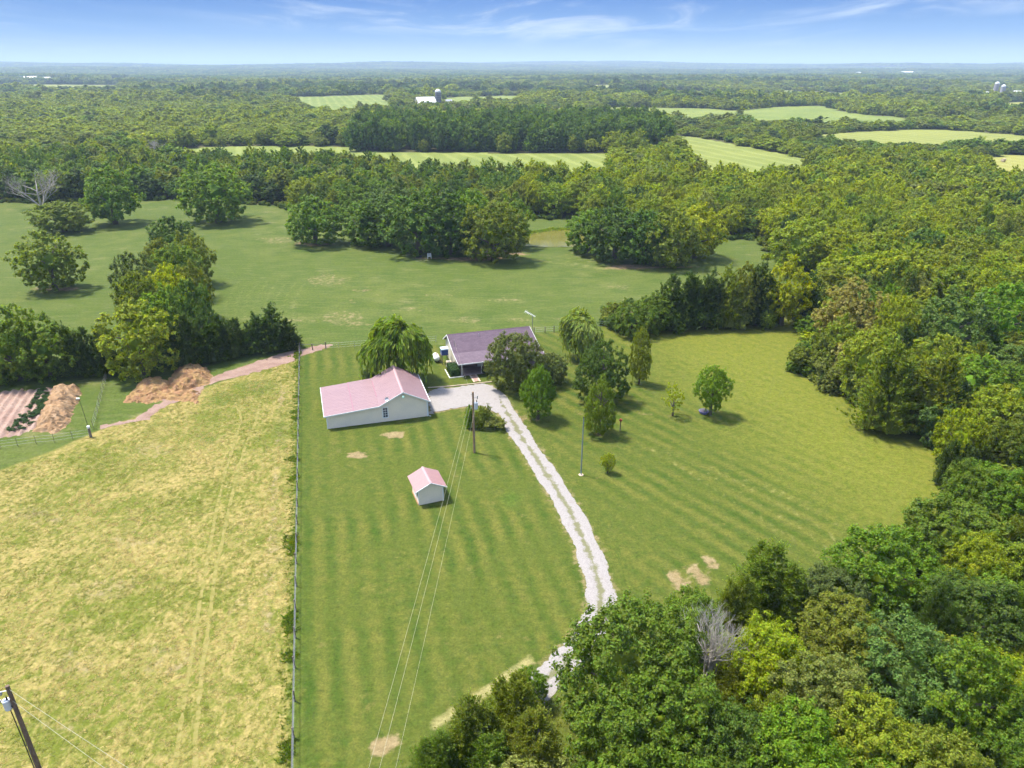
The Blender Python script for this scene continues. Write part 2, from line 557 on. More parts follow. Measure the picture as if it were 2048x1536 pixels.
# sunlight between cloud shadows put into the lawn colour, stronger to the right
setn('m_sun_yellow', smooth(Pn[:, 0] + 0.30 * (Pn[:, 1] - 80), 14, 50) * (Pn[:, 1] < 140) * (Pn[:, 0] > 0))
setn('m_lush', smooth(0.9 - np.abs((Pn - FENCE_A) @ fnrm), 0.0, 0.5) * 0.62 * ((Pn - FENCE_A) @ fdir > 3))
strip = smooth(1.4 - np.abs(((Pn - FENCE_A) @ fnrm) - (1.5 if fnrm[0] > 0 else -1.5) * -1), 0, 1)
side = np.sign((np.array([0.0, 80.0]) - FENCE_A) @ fnrm)      # which side of the fence the lawn lies on
hay_u = -side * ((Pn - FENCE_A) @ fnrm)
setn('m_straw', 0.75 * smooth(0.9 - np.abs(hay_u - 2.6), 0, 0.7) * (0.5 + 0.5 * wob(Pn[:, 0], Pn[:, 1], 0.35, 3)) * ((Pn - FENCE_A) @ fdir > 10))


def blob(key, pix, val=1.0, soft=0.6):
    setn(key, val * smooth(sdist(Pn, PG(pix)), -soft, soft))


def streak(key, pix, half, val=1.0, soft=0.4):
    setn(key, val * smooth(half - line_dist(Pn, PG(pix)), -soft, soft))


def spot(u, v, ru, rv, key='m_straw', val=1.0):
    r = random.Random(int(u * 7 + v))
    ks = [r.uniform(0.55, 1.2) for _ in range(14)]
    blob(key, [(u + ru * k * math.cos(a), v + rv * k * math.sin(a)) for k, a in zip(ks, np.linspace(0, 6.28, 15)[:-1])], val, 0.5 if val > 0.9 else 1.2)


# bare and dry places, as they lie in the photograph
for s_ in [(790, 871, 26, 7), (716, 909, 24, 8), (770, 1490, 34, 22), (700, 582, 0, 0)]:
    if s_[2]:
        spot(*s_)
for s_ in [(726, 582, 24, 4), (757, 590, 10, 4), (703, 603, 10, 5), (1290, 828, 26, 4), (1048, 485, 12, 6), (940, 518, 110, 7), (1075, 842, 16, 6), (1198, 868, 28, 8), (1050, 770, 24, 8),
           (1345, 831, 8, 4), (1277, 768, 10, 4), (1163, 951, 6, 3), (840, 515, 14, 4), (1160, 830, 12, 5), (1044, 838, 14, 11), (1000, 506, 70, 9), (1280, 535, 120, 7), (630, 488, 50, 6), (112, 578, 50, 8)]:
    spot(*s_, key='m_dirt', val=0.60)
for s_ in [(1130, 800, 22, 5), (660, 560, 50, 14), (690, 640, 60, 20), (880, 590, 60, 6), (1010, 600, 50, 6), (1040, 640, 60, 5), (1130, 640, 40, 6), (930, 640, 40, 8), (1230, 575, 40, 6), (1250, 600, 40, 5),
           (820, 620, 60, 6), (560, 480, 60, 8), (590, 640, 50, 6), (1380, 560, 40, 5)]:
    spot(*s_, val=0.40)
for s_ in [(560, 1090, 26, 60), (540, 1240, 30, 50), (480, 1210, 30, 30), (200, 1180, 120, 40), (130, 1330, 90, 40), (330, 1320, 60, 50), (80, 1030, 80, 26), (300, 900, 70, 22), (520, 1480, 70, 14), (250, 1080, 90, 30), (110, 1450, 70, 30)]:
    spot(*s_, val=0.40)
spot(1020, 1000, 28, 20, 'm_lush', 0.75)
for pl in ([(1330, 1144), (1352, 1139), (1394, 1186), (1372, 1192), (1352, 1180)], [(1370, 1134), (1392, 1130), (1427, 1166), (1404, 1172)], [(1400, 1114), (1421, 1111), (1444, 1136), (1424, 1141)]):
    blob('m_straw', pl, 0.9, 0.45)
for s_ in [(520, 775, 60, 26), (440, 800, 60, 18), (560, 850, 24, 60), (330, 850, 50, 12), (420, 880, 40, 20)]:
    spot(*s_, key='m_lush', val=0.48)
# wheel tracks and mowing marks
for i in range(8):
    x0 = 450 + i * 19
    streak('m_track', [(x0 + 30, 560), (x0 + 10, 590), (x0, 620), (x0 + 6, 650), (x0 + 16, 668)], 0.5, 0.40, 1.0)
for i in range(7):
    streak('m_track', [(1010 + i * 20, 512 + i * 3), (1080 + i * 20, 520 + i * 3), (1140 + i * 14, 508 + i * 5), (1175 + i * 10, 496 + i * 6)], 0.6, 0.46, 1.0)
for i in range(5):
    streak('m_track', [(1290 + i * 60, 890 + i * 20), (1400 + i * 60, 960 + i * 14), (1560 + i * 45, 1060), (1640 + i * 30, 1110)], 0.25, 0.5, 0.5)
streak('m_track', [(870, 1450), (960, 1390), (1060, 1320)], 0.5, 0.7)
# edges of the gravel and the trodden earth
setn('m_straw', 0.44 * smooth(1.9 - line_dist(Pn, DRIVE), -0.6, 0.5))
setn('m_straw', 0.62 * smooth(sdist(Pn, PAD), -0.9, 0.2))
setn('m_dirt', 0.6 * smooth(sdist(Pn, PATH), -0.8, 0.4))
setn('m_dirt', 0.55 * smooth(sdist(Pn, GARDEN), -0.8, 0.2))
setn('m_lush', 0.7 * smooth(sdist(Pn, POND), -4, -1))
fo = wooded(P)
att['m_forest'][:] = fo
att['m_far'][:] = 0
for f, gold in FIELDS:
    q = inside(P, f)
    att['m_far'][q] = 1
    att['m_gold'][q] = gold
q = far_open(P[:, 0], P[:, 1])
att['m_far'][q] = 1
att['m_gold'][q] = 0.35
att['m_forest'][np.hypot(P[:, 0], P[:, 1]) > 14000] = 1
idx = np.arange(NX * NY).reshape(NY, NX)
quads = np.stack([idx[:-1, :-1].ravel(), idx[:-1, 1:].ravel(), idx[1:, 1:].ravel(), idx[1:, :-1].ravel()], 1)
gm = np_mesh('ground', np.column_stack([P, Z]), quads, smoothf=True)
for k, v in att.items():
    a = gm.attributes.new(k, 'FLOAT', 'POINT')
    a.data.foreach_set('value', v.astype(np.float32))
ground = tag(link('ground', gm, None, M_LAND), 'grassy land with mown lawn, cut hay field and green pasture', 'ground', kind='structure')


# ------------------------------------------------------------------ thin sheets and heaps on the ground
def ragged(poly, step=0.6, amp=0.25, seed=0):
    r = np.random.default_rng(seed)
    out = []
    n = len(poly)
    for i in range(n):
        a, b = poly[i], poly[(i + 1) % n]
        k = max(1, int(np.linalg.norm(b - a) / step))
        for j in range(k):
            out.append(a + (b - a) * j / k + r.normal(0, amp, 2))
    return np.array(out)


def sheet(name, poly, z, mat, label, cat, seed=0, amp=0.22, step=0.6):
    R = ragged(poly, step, amp, seed) if amp else poly
    vs = [(x, y, z) for x, y in R]
    tr = tessellate_polygon([[Vector(v) for v in vs]])
    me = bpy.data.meshes.new(name)
    me.from_pydata(vs, [], [tuple(f) for f in tr])
    me.update()
    if me.polygons[0].normal.z < 0:
        me.flip_normals()
    return tag(link(name, me, None, mat), label, cat, kind='structure')


def gravel_material(name, centre):
    m, t, out = material(name)
    pos = t.new('ShaderNodeNewGeometry').outputs['Position']
    vf = t.noise(pos, 7.0, 3.0, 0.75)
    fi = t.noise(pos, 1.1, 6.0, 0.7)
    c = t.mix(t.step(vf, 0.2, 0.8), (0.212, 0.194, 0.186), (0.310, 0.286, 0.272))
    c = t.mix(t.math('MULTIPLY', t.step(fi, 0.55, 0.72), 0.65), c, (0.185, 0.155, 0.13))
    c = t.mix(t.step(t.noise(pos, 2.6, 5.0, 0.75), 0.66, 0.72), c, (0.16, 0.15, 0.075))
    if centre:
        mid_ = t.math('ABSOLUTE', t.attr('across'))
        g = t.math('ADD', t.step(t.math('ADD', mid_, t.math('MULTIPLY', t.math('SUBTRACT', t.noise(pos, 0.8, 5.0, 0.7), 0.5), 1.5)), 0.34, 0.06), 0.0)
        c = t.mix(t.math('MULTIPLY', g, 0.85), c, (0.125, 0.125, 0.05))
        e = t.step(t.math('ADD', mid_, t.math('MULTIPLY', t.math('SUBTRACT', fi, 0.5), 0.8)), 0.93, 1.08)
        c = t.mix(e, c, (0.14, 0.14, 0.05))
    b = t.new('ShaderNodeBsdfPrincipled', {'Base Color': c, 'Roughness': 0.95, 'Specular IOR Level': 0.1})
    bp = t.new('ShaderNodeBump', {'Strength': 0.5, 'Distance': 0.06, 'Height': vf})
    t.l.new(bp.outputs[0], b.inputs['Normal'])
    t.l.new(b.outputs[0], out.inputs[0])
    return m


def catmull(pts, n):
    pts = np.vstack([2 * pts[0] - pts[1], pts, 2 * pts[-1] - pts[-2]])
    out = []
    for i in range(1, len(pts) - 2):
        for t_ in np.linspace(0, 1, n, endpoint=False):
            a, b, c, d = pts[i - 1], pts[i], pts[i + 1], pts[i + 2]
            out.append(0.5 * (2 * b + (c - a) * t_ + (2 * a - 5 * b + 4 * c - d) * t_ ** 2 + (3 * b - 3 * c + d - a) * t_ ** 3))
    out.append(pts[-2])
    return np.array(out)


cl = catmull(DRIVE, 16)
tn = np.gradient(cl, axis=0)
tn /= np.linalg.norm(tn, axis=1)[:, None]
nm = np.stack([-tn[:, 1], tn[:, 0]], 1)
ac = np.linspace(-1, 1, 13)
V, AC = [], []
for i in range(len(cl)):
    hw = 1.32 + 0.12 * math.sin(i * 0.31)
    for j, a in enumerate(ac):
        w = hw * a * (1 + (RNG.normal(0, 0.05) if abs(a) == 1 else 0))
        p = cl[i] + nm[i] * w
        V.append((p[0], p[1], 0.030 - 0.018 * math.cos(a * 6.2)))
        AC.append(a)
n = len(ac)
idq = np.arange(len(V)).reshape(len(cl), n)
qd = np.stack([idq[:-1, 1:].ravel(), idq[:-1, :-1].ravel(), idq[1:, :-1].ravel(), idq[1:, 1:].ravel()], 1)
dm = np_mesh('driveway', V, qd, smoothf=True)
dm.attributes.new('across', 'FLOAT', 'POINT').data.foreach_set('value', np.array(AC, np.float32))
if dm.polygons[0].normal.z < 0:
    dm.flip_normals()
tag(link('driveway', dm, None, gravel_material('gravel_drive', True)), 'pale two-track gravel driveway curving down the lawn', 'driveway', kind='structure')
M_TRACK = paint('flattened_straw', (0.235, 0.20, 0.07), (0.165, 0.155, 0.04), 0.95, 1.3, spec=0.05)
M_TRACK2 = paint('flattened_grass', (0.125, 0.135, 0.022), (0.10, 0.115, 0.02), 0.95, 1.3, spec=0.05)


def strip(name, pix, half, mat, label, seed, z=0.012, gap=0.10):
    """a pressed wheel mark: a thin broken strip on the ground"""
    c = catmull(PG(pix), 26)
    r = np.random.default_rng(seed)
    tg = np.gradient(c, axis=0)
    tg /= np.linalg.norm(tg, axis=1)[:, None]
    nn = np.stack([-tg[:, 1], tg[:, 0]], 1)
    wob_ = np.convolve(r.normal(0, 1, len(c)), np.ones(3) / 3, 'same')
    hw = half * np.clip(0.85 + 0.35 * wob_, 0.3, 1.4)
    c = c + nn * (np.convolve(r.normal(0, 0.10, len(c)), np.ones(9) / 9, 'same'))[:, None]
    V_ = np.concatenate([np.column_stack([c + nn * hw[:, None], np.full(len(c), z)]), np.column_stack([c - nn * hw[:, None], np.full(len(c), z)])])
    k_ = len(c)
    F_ = np.array([(i, i + k_, i + 1 + k_, i + 1) for i in range(k_ - 1) if r.uniform() > gap])
    me_ = np_mesh(name, V_, F_)
    if me_.polygons[0].normal.z < 0:
        me_.flip_normals()
    return tag(link(name, me_, None, mat), label, 'wheel track', kind='structure')


strip('wheel_track', [(348, 1560), (365, 1420), (385, 1300), (404, 1180), (420, 1090), (438, 1000), (455, 930), (474, 870), (482, 835), (470, 805)], 0.20, M_TRACK, 'outer pale wheel track running up the hay field', 1)
strip('wheel_track', [(386, 1560), (396, 1420), (410, 1300), (425, 1190), (440, 1100), (460, 1010), (478, 930), (500, 870), (514, 835), (516, 808), (496, 792)], 0.20, M_TRACK, 'inner pale wheel track running up the hay field beside the fence', 2)
strip('wheel_track', [(1560, 704), (1546, 760), (1530, 800), (1495, 842), (1440, 870)], 0.14, M_TRACK2, 'faint wheel mark curving over the round lawn, nearer the bushy tree', 3)
strip('wheel_track', [(1575, 714), (1563, 770), (1552, 808), (1520, 852), (1486, 880)], 0.14, M_TRACK2, 'faint wheel mark curving over the round lawn, nearer the wood', 4)
strip('wheel_track', [(1660, 800), (1740, 838), (1800, 880), (1826, 930), (1800, 1000), (1752, 1070)], 0.16, M_TRACK2, 'long faint mowing mark along the edge of the round lawn', 5)
sheet('gravel_yard', PAD, 0.055, gravel_material('gravel_yard', False), 'wide pale gravel yard between the garage and the house', 'gravel yard', 3, 0.2, 0.5)
def heap_material(name, a, b, c):
    m, t, out = material(name)
    pos = t.new('ShaderNodeNewGeometry').outputs['Position']
    col = t.mix(t.step(t.noise(pos, 0.5, 5.0, 0.65), 0.35, 0.65), a, b)
    col = t.mix(t.step(t.noise(pos, 2.2, 5.0, 0.7), 0.5, 0.7), col, c)
    col = t.mix(t.step(t.noise(pos, 4.5, 4.0, 0.75), 0.58, 0.70), col, tuple(x * 0.5 for x in a))
    bs = t.new('ShaderNodeBsdfPrincipled', {'Base Color': col, 'Roughness': 0.95, 'Specular IOR Level': 0.08})
    bp = t.new('ShaderNodeBump', {'Strength': 0.8, 'Distance': 0.15, 'Height': t.noise(pos, 3.0, 6.0, 0.7)})
    t.l.new(bp.outputs[0], bs.inputs['Normal'])
    t.l.new(bs.outputs[0], out.inputs[0])
    return m


M_EARTH = heap_material('pink_earth', (0.215, 0.138, 0.112), (0.275, 0.190, 0.155), (0.25, 0.175, 0.12))
sheet('dirt_path', PATH, 0.02, M_EARTH, 'worn pinkish dirt path from the gate past the soil heaps', 'path', 5, 0.22, 0.6)


def water_material():
    m, t, out = material('pond_water')
    pos = t.new('ShaderNodeNewGeometry').outputs['Position']
    c = t.mix(t.step(t.noise(pos, 0.25, 4.0), 0.3, 0.7), (0.112, 0.108, 0.022), (0.150, 0.136, 0.032))
    b = t.new('ShaderNodeBsdfPrincipled', {'Base Color': c, 'Roughness': 0.12, 'Specular IOR Level': 0.5})
    bp = t.new('ShaderNodeBump', {'Strength': 0.12, 'Distance': 0.1, 'Height': t.noise(pos, 1.5, 3.0)})
    t.l.new(bp.outputs[0], b.inputs['Normal'])
    t.l.new(b.outputs[0], out.inputs[0])
    return m


pond_c = POND.mean(0)
sheet('pond', pond_c + (POND - pond_c) * 1.06, -0.22, water_material(), 'muddy olive green farm pond behind the pasture', 'pond', 7, 0.1, 1.5)


def heap(name, polys, mat, label, cat, res=0.32, rough_amp=0.20, seed=1):
    """a heap: rises inside its outline; polys: [(outline, height, slope width)]"""
    allp = np.vstack([p for p, _h, _w in polys])
    lo, hi = allp.min(0) - 1, allp.max(0) + 1
    xs, ys = np.arange(lo[0], hi[0], res), np.arange(lo[1], hi[1], res)
    X, Y = np.meshgrid(xs, ys)
    Q = np.stack([X.ravel(), Y.ravel()], 1)
    z = np.full(len(Q), -0.15)
    for poly, h, w in polys:
        sd = sdist(Q, poly) + 0.35 * wob(Q[:, 0], Q[:, 1], 1.9, seed)
        t_ = np.clip(sd / w, -0.2, 1)
        z = np.maximum(z, np.where(t_ > 0, h * np.sin(np.clip(t_, 0, 1) * math.pi / 2) ** 0.9, t_ * 0.6))
    r = np.random.default_rng(seed)
    hi_m = z > 0.03
    z = z + hi_m * rough_amp * (wob(Q[:, 0], Q[:, 1], 2.3, seed + 2) + 0.7 * wob(Q[:, 0], Q[:, 1], 5.1, seed + 4) + r.normal(0, 0.5, len(Q)))
    ii = np.arange(len(Q)).reshape(len(ys), len(xs))
    F = np.stack([ii[:-1, :-1].ravel(), ii[:-1, 1:].ravel(), ii[1:, 1:].ravel(), ii[1:, :-1].ravel()], 1)
    F = F[(z[F] > -0.1).any(1)]
    used = np.unique(F)
    mp = np.zeros(len(Q), int)
    mp[used] = np.arange(len(used))
    return tag(link(name, np_mesh(name, np.column_stack([Q, z])[used], mp[F], smoothf=False), None, mat), label, cat)


M_HEAP = heap_material('rotted_straw_and_soil', (0.275, 0.150, 0.082), (0.305, 0.195, 0.080), (0.350, 0.240, 0.115))
M_MULCH = heap_material('straw_mulch', (0.30, 0.180, 0.095), (0.33, 0.215, 0.12), (0.36, 0.255, 0.165))
heap('soil_heap', [(PG([(338, 762), (352, 738), (376, 730), (412, 736), (424, 748), (416, 768), (372, 784), (345, 786)]), 1.35, 2.9)], M_HEAP,
     'tall rounded heap of straw and soil at the end of the dirt path', 'soil heap', seed=2)
heap('soil_heap', [(PG([(262, 784), (284, 762), (318, 756), (340, 764), (338, 784), (300, 796)]), 0.95, 2.4), (PG([(246, 804), (262, 782), (345, 780), (400, 782), (392, 806), (330, 800), (296, 808)]), 0.40, 1.5)], M_HEAP,
     'low brown spread heap of soil beside the tall straw heap', 'soil heap', seed=5)
heap('mulch_pile', [(PG([(70, 862), (82, 820), (100, 788), (116, 772), (158, 776), (158, 796), (146, 828), (130, 854), (108, 866)]), 1.35, 2.2)], M_MULCH,
     'long tan straw mulch pile along the vegetable garden', 'mulch pile', seed=3)

# vegetable garden: ridged soil, the rows run away from the camera
gdir = np.array(G(98, 780)) - np.array(G(50, 862))
gdir /= np.linalg.norm(gdir)
gn = np.array([gdir[1], -gdir[0]])
lo, hi = GARDEN.min(0), GARDEN.max(0)
org = np.array(G(60, 860))
us, vs_ = np.arange(-17, 3, 0.16), np.arange(-3, 18, 0.7)
U, Vv = np.meshgrid(us, vs_)
Q = org + U.ravel()[:, None] * gn + Vv.ravel()[:, None] * gdir
zg = 0.06 + 0.17 * np.sin(U.ravel() * 2 * math.pi / 1.15) + RNG.normal(0, 0.025, len(Q))
sdg = sdist(Q, GARDEN) + 0.3 * wob(Q[:, 0], Q[:, 1], 1.2, 3)
zg = np.where(sdg > 0, zg + 0.14, -0.1)
ii = np.arange(len(Q)).reshape(len(vs_), len(us))
F = np.stack([ii[:-1, :-1].ravel(), ii[:-1, 1:].ravel(), ii[1:, 1:].ravel(), ii[1:, :-1].ravel()], 1)
F = F[(sdg[F] > 0).any(1)]
used = np.unique(F)
mp = np.zeros(len(Q), int)
mp[used] = np.arange(len(used))
M_SOIL = heap_material('garden_soil', (0.28, 0.185, 0.15), (0.34, 0.245, 0.20), (0.22, 0.145, 0.11))
gmesh = np_mesh('garden_bed', np.column_stack([Q, zg])[used], mp[F], smoothf=True)
if gmesh.polygons[0].normal.z < 0:
    gmesh.flip_normals()
tag(link('garden_bed', gmesh, None, M_SOIL), 'ridged pink soil of the vegetable garden with long furrows', 'garden bed', kind='structure')


# ------------------------------------------------------------------ plants: crowns, trunks
def basis(N, rng):
    r = rng.normal(size=N.shape)
    t = np.cross(N, r)
    t /= np.linalg.norm(t, axis=1)[:, None] + 1e-9
    return t, np.cross(N, t)


def cards(Pc, N, size, aspect, rng, T=None, sq=1.0):
    """leaf sprays: little folded kites at points Pc facing N"""
    N = N / (np.linalg.norm(N, axis=1)[:, None] + 1e-9)
    if T is None:
        T, B = basis(N, rng)
    else:
        T = T / (np.linalg.norm(T, axis=1)[:, None] + 1e-9)
        B = np.cross(N, T)
        B /= np.linalg.norm(B, axis=1)[:, None] + 1e-9
    s = (size * rng.uniform(0.6, 1.35, len(Pc)))[:, None]
    a = aspect
    z = np.array([1, 1, sq])
    V = np.stack([Pc - T * s * 0.5 * z, Pc + (B * a * 0.5 + T * 0.12 + N * 0.12) * s * z, Pc + T * s * 0.5 * z, Pc + (-B * a * 0.5 + T * 0.05 + N * 0.12) * s * z], 1)
    return V.reshape(-1, 3)


_ico = None


def ico():
    global _ico
    if _ico is None:
        t = (1 + 5 ** 0.5) / 2
        v = np.array([(-1, t, 0), (1, t, 0), (-1, -t, 0), (1, -t, 0), (0, -1, t), (0, 1, t), (0, -1, -t), (0, 1, -t), (t, 0, -1), (t, 0, 1), (-t, 0, -1), (-t, 0, 1)], float)
        v /= np.linalg.norm(v[0])
        f = np.array([(0, 11, 5), (0, 5, 1), (0, 1, 7), (0, 7, 10), (0, 10, 11), (1, 5, 9), (5, 11, 4), (11, 10, 2), (10, 7, 6), (7, 1, 8), (3, 9, 4), (3, 4, 2), (3, 2, 6), (3, 6, 8), (3, 8, 9), (4, 9, 5), (2, 4, 11), (6, 2, 10), (8, 6, 7), (9, 8, 1)])
        _ico = (v, f)
    return _ico


def dirs(n, rng):
    d = rng.normal(size=(n, 3))
    return d / np.linalg.norm(d, axis=1)[:, None]


def dome(L, rng, m_, rx, rzu, rzd, zc, pu=0.5, big=1.0, pl=3.0):
    """leaf masses set closely over a dome or egg, so that the crown closes"""
    ph = rng.uniform(0, 6.28, 4)
    for i in range(m_):
        a = i * 2.39996 + rng.normal(0, 0.22)
        zd = float(np.clip(1 - 2 * (i + 0.5) / m_ + rng.normal(0, 0.05), -0.97, 1))
        rxy = (1 - zd * zd) ** pu if zd > 0 else (1 - abs(zd) ** pl) ** (0.5 if pl > 2 else 0.9)
        bump = 1 + 0.09 * math.sin(2 * a + ph[0]) + 0.08 * math.sin(3 * a + 4 * zd + ph[1]) + rng.normal(0, 0.07)
        r = rng.uniform(0.085, 0.15) * big
        k = rx * bump - r * 0.55
        L.append((np.array([k * rxy * math.cos(a), k * rxy * math.sin(a), zc + zd * ((rzu if zd > 0 else rzd) * (bump * 0.6 + 0.4) - r * 0.5)]), r))


def lobes_for(kind, rng):
    """(centre, radius) of the leaf masses of a crown of width 1 and height 1"""
    L = []
    if kind == 'broad':
        dome(L, rng, int(rng.integers(58, 70)), rng.uniform(0.37, 0.41), rng.uniform(0.38, 0.43), 0.40, 0.47)
        L.append((np.array([0, 0, 0.47]), 0.30))
    elif kind == 'tall':
        dome(L, rng, 56, 0.40, 0.50, 0.30, 0.44, 0.9, 0.9)
        L.append((np.array([0, 0, 0.45]), 0.26))
    elif kind == 'pyramid':
        dome(L, rng, 72, 0.43, 0.60, 0.22, 0.33, 0.75, 0.7)
        L.append((np.array([0, 0, 0.40]), 0.26))
    elif kind == 'column':
        dome(L, rng, 56, 0.40, 0.50, 0.34, 0.47, 0.95, 0.95)
        L.append((np.array([0, 0, 0.48]), 0.26))
    elif kind == 'vase':
        dome(L, rng, 52, 0.42, 0.36, 0.44, 0.60, 0.5, 0.95, 1.3)
        L.append((np.array([0, 0, 0.62]), 0.24))
    elif kind == 'airy':
        dome(L, rng, 40, 0.40, 0.40, 0.28, 0.56)
        L.append((np.array([0, 0, 0.55]), 0.02))
    elif kind == 'shrub':
        for i in range(12):
            a, k = rng.uniform(0, 6.28), rng.uniform(0.05, 0.34)
            L.append((np.array([k * math.cos(a), k * math.sin(a), rng.uniform(0.22, 0.72)]), rng.uniform(0.14, 0.24)))
    return L


LOD = {'near': (32000, 0.0235), 'mid': (10000, 0.040), 'far': (2800, 0.074), 'mass': (650, 0.15)}
_crowns = {}


def crown_mesh(kind, variant, lod, mat):
    key = (kind, variant, lod, mat.name)
    if key in _crowns:
        return _crowns[key]
    n, leaf = LOD[lod]
    rng = np.random.default_rng(sum(map(ord, kind)) * 31 + variant * 7)
    tris = None
    if kind == 'cedar':
        n = int(n * 0.9)
        tips = [(0.0, 0.0, 1.0, 0.40)]
        for i in range(rng.integers(4, 8)):
            a = rng.uniform(0, 6.28)
            k = rng.uniform(0.10, 0.24)
            tips.append((k * math.cos(a), k * math.sin(a), rng.uniform(0.55, 0.92), rng.uniform(0.22, 0.34)))
        w = np.array([t[3] * t[2] for t in tips])
        per = {'near': 34, 'mid': 18, 'far': 10, 'mass': 5}[lod]
        nb_ = n // per                                    # branches, each with a plume of sprays
        ch = rng.choice(len(tips), nb_, p=w / w.sum())
        tp = np.array(tips)[ch]
        h = rng.uniform(0, 1, nb_) ** 1.25
        ang = rng.uniform(0, 6.283, nb_)
        rad = tp[:, 3] * (0.05 + 0.95 * (1 - h) ** 0.62) * np.where(rng.uniform(0, 1, nb_) < 0.15, rng.uniform(1.05, 1.4, nb_), rng.uniform(0.55, 1.05, nb_))
        rise = rng.uniform(0.03, 0.12, nb_)
        tp, h, ang, rad, rise = (np.repeat(q, per, axis=0) for q in (tp, h, ang, rad, rise))
        n = nb_ * per
        tt_ = rng.uniform(0.35, 1.08, n)
        O = np.stack([np.cos(ang), np.sin(ang), np.full(n, 0.0)], 1)
        Pc = np.stack([tp[:, 0] + rad * tt_ * O[:, 0], tp[:, 1] + rad * tt_ * O[:, 1], 0.05 + (tp[:, 2] - 0.06) * h + rise * tt_ ** 2], 1) + rng.normal(0, 0.014, (n, 3))
        T = O * 0.9 + np.array([0, 0, 0.6]) + rng.normal(0, 0.35, (n, 3))
        N = O * 0.55 + np.array([0, 0, 0.55]) + rng.normal(0, 0.5, (n, 3))
        N -= T * ((N * T).sum(1) / (T * T).sum(1))[:, None]
        V = cards(Pc, N, leaf * 1.15, 0.55, rng, T)
        cv, ct = [], []
        for k, (x, y, tz, rb) in enumerate(tips):
            m_ = 7
            b = len(cv)
            for j in range(m_):
                a = 6.283 * j / m_
                cv.append((x + 0.45 * rb * math.cos(a), y + 0.45 * rb * math.sin(a), 0.08))
            cv.append((x, y, tz * 0.8))
            ct += [(b + j, b + (j + 1) % m_, b + m_) for j in range(m_)]
        cv, ct = np.array(cv), np.array(ct)
    elif kind == 'willow':
        ns = {'near': 620, 'mid': 520, 'far': 250, 'mass': 80}[lod]
        hubs = [(np.array([0.24 * math.cos(a) * k, 0.24 * math.sin(a) * k, z]), r) for a, k, z, r in
                [(rng.uniform(0, 6.28), rng.uniform(0.3, 1.5), rng.uniform(0.5, 0.88), rng.uniform(0.10, 0.18)) for _ in range(16)]]
        Vs = []
        for s in range(ns):
            c, r = hubs[rng.integers(len(hubs))]
            d = dirs(1, rng)[0]
            d[2] = abs(d[2]) * 0.9
            p = c + d * r
            out = np.array([p[0], p[1], 0])
            out = out / (np.linalg.norm(out) + 1e-6)
            ln = rng.uniform(0.12, 0.46) * (0.5 + 0.9 * math.hypot(p[0], p[1]) / 0.45)
            m_ = 9
            for j in range(m_):
                f_ = j / (m_ - 1)
                q = p + out * 0.07 * math.sin(min(1, f_ * 1.6) * 1.57) + np.array([0, 0, 0.03 * math.sin(min(1, f_ * 3) * 3.14) - ln * f_ ** 1.3])
                if q[2] < 0.05:
                    break
                T = np.array([[out[0] * 0.5 * (1 - f_), out[1] * 0.5 * (1 - f_), -0.25 - f_]]) + rng.normal(0, 0.12, (1, 3))
                N = np.array([[out[0], out[1], 0.35]]) + rng.normal(0, 0.5, (1, 3))
                Vs.append(cards(q[None] + rng.normal(0, 0.012, (1, 3)), N, 0.11, 0.26, rng, T))
        V = np.concatenate(Vs)
        cv, ct = [], []
        b0, f0 = ico()
        for c, r in hubs:
            ct.append(f0 + len(cv) * 12)
            cv.append(c + b0 * r * 0.62)
        cv, ct = np.concatenate(cv), np.concatenate(ct)
    else:
        L = lobes_for(kind, rng)
        C = np.array([c for c, _ in L])
        R = np.array([r for _, r in L])
        ctr = C.mean(0)
        if kind == 'airy':
            n = n // 4
        per = {'near': 46, 'mid': 24, 'far': 12, 'mass': 5}[lod]
        need = n // per
        got = []
        while need > 0:                                   # twigs on the leaf masses
            k = int(need * 2.2) + 50
            ch = rng.choice(len(L), k, p=R ** 2 / (R ** 2).sum())
            d = dirs(k, rng)
            o = C[ch] - ctr
            d += o / (np.linalg.norm(o, axis=1)[:, None] + 0.05) * 0.35
            d[:, 2] += 0.12
            d /= np.linalg.norm(d, axis=1)[:, None]
            p = C[ch] + d * (R[ch] * (0.62 + 0.80 * rng.uniform(0, 1, k) ** 1.9))[:, None]
            dd = np.linalg.norm(p[:, None, :] - C[None], axis=2) / R[None]
            dd[np.arange(k), ch] = 9
            ok = (dd.min(1) > 0.70) & (p[:, 2] > 0.02)
            got.append(np.concatenate([p[ok], d[ok]], 1)[:need])
            need -= len(got[-1])
        Gt = np.repeat(np.concatenate(got), per, axis=0)   # each twig carries a spray of leaves
        D = Gt[:, 3:]
        spread_ = {'near': 0.040, 'mid': 0.042, 'far': 0.043, 'mass': 0.045}[lod] * rng.uniform(0.6, 1.3, len(Gt))
        e = dirs(len(Gt), rng)
        Pc = Gt[:, :3] + e * (spread_ * rng.uniform(0.3, 1.0, len(Gt)))[:, None]
        far_ = lod in ('far', 'mass')
        N = (D * 0.9 + e * 0.25 + rng.normal(0, 0.28, D.shape) + np.array([0, 0, 0.25])) if far_ else (D * 0.55 + e * 0.5 + rng.normal(0, 0.42, D.shape) + np.array([0, 0, 0.4]))
        V = cards(Pc, N, leaf * (1.25 if kind == 'shrub' else 1.0), 0.62, rng)
        b0, f0 = ico()
        cv, ct = [], []
        LL = L if lod in ('far', 'mass') else L[-1:]
        for i, (c, r) in enumerate(LL):
            ct.append(f0 + i * 12)
            cv.append(c + b0 * r * 0.55)
        cv, ct = np.concatenate(cv), np.concatenate(ct)
    nq = len(V) // 4
    me = np_mesh('crown_' + kind, np.concatenate([V, cv]), np.arange(nq * 4).reshape(-1, 4), ct + nq * 4)
    me.materials.append(mat)
    _crowns[key] = me
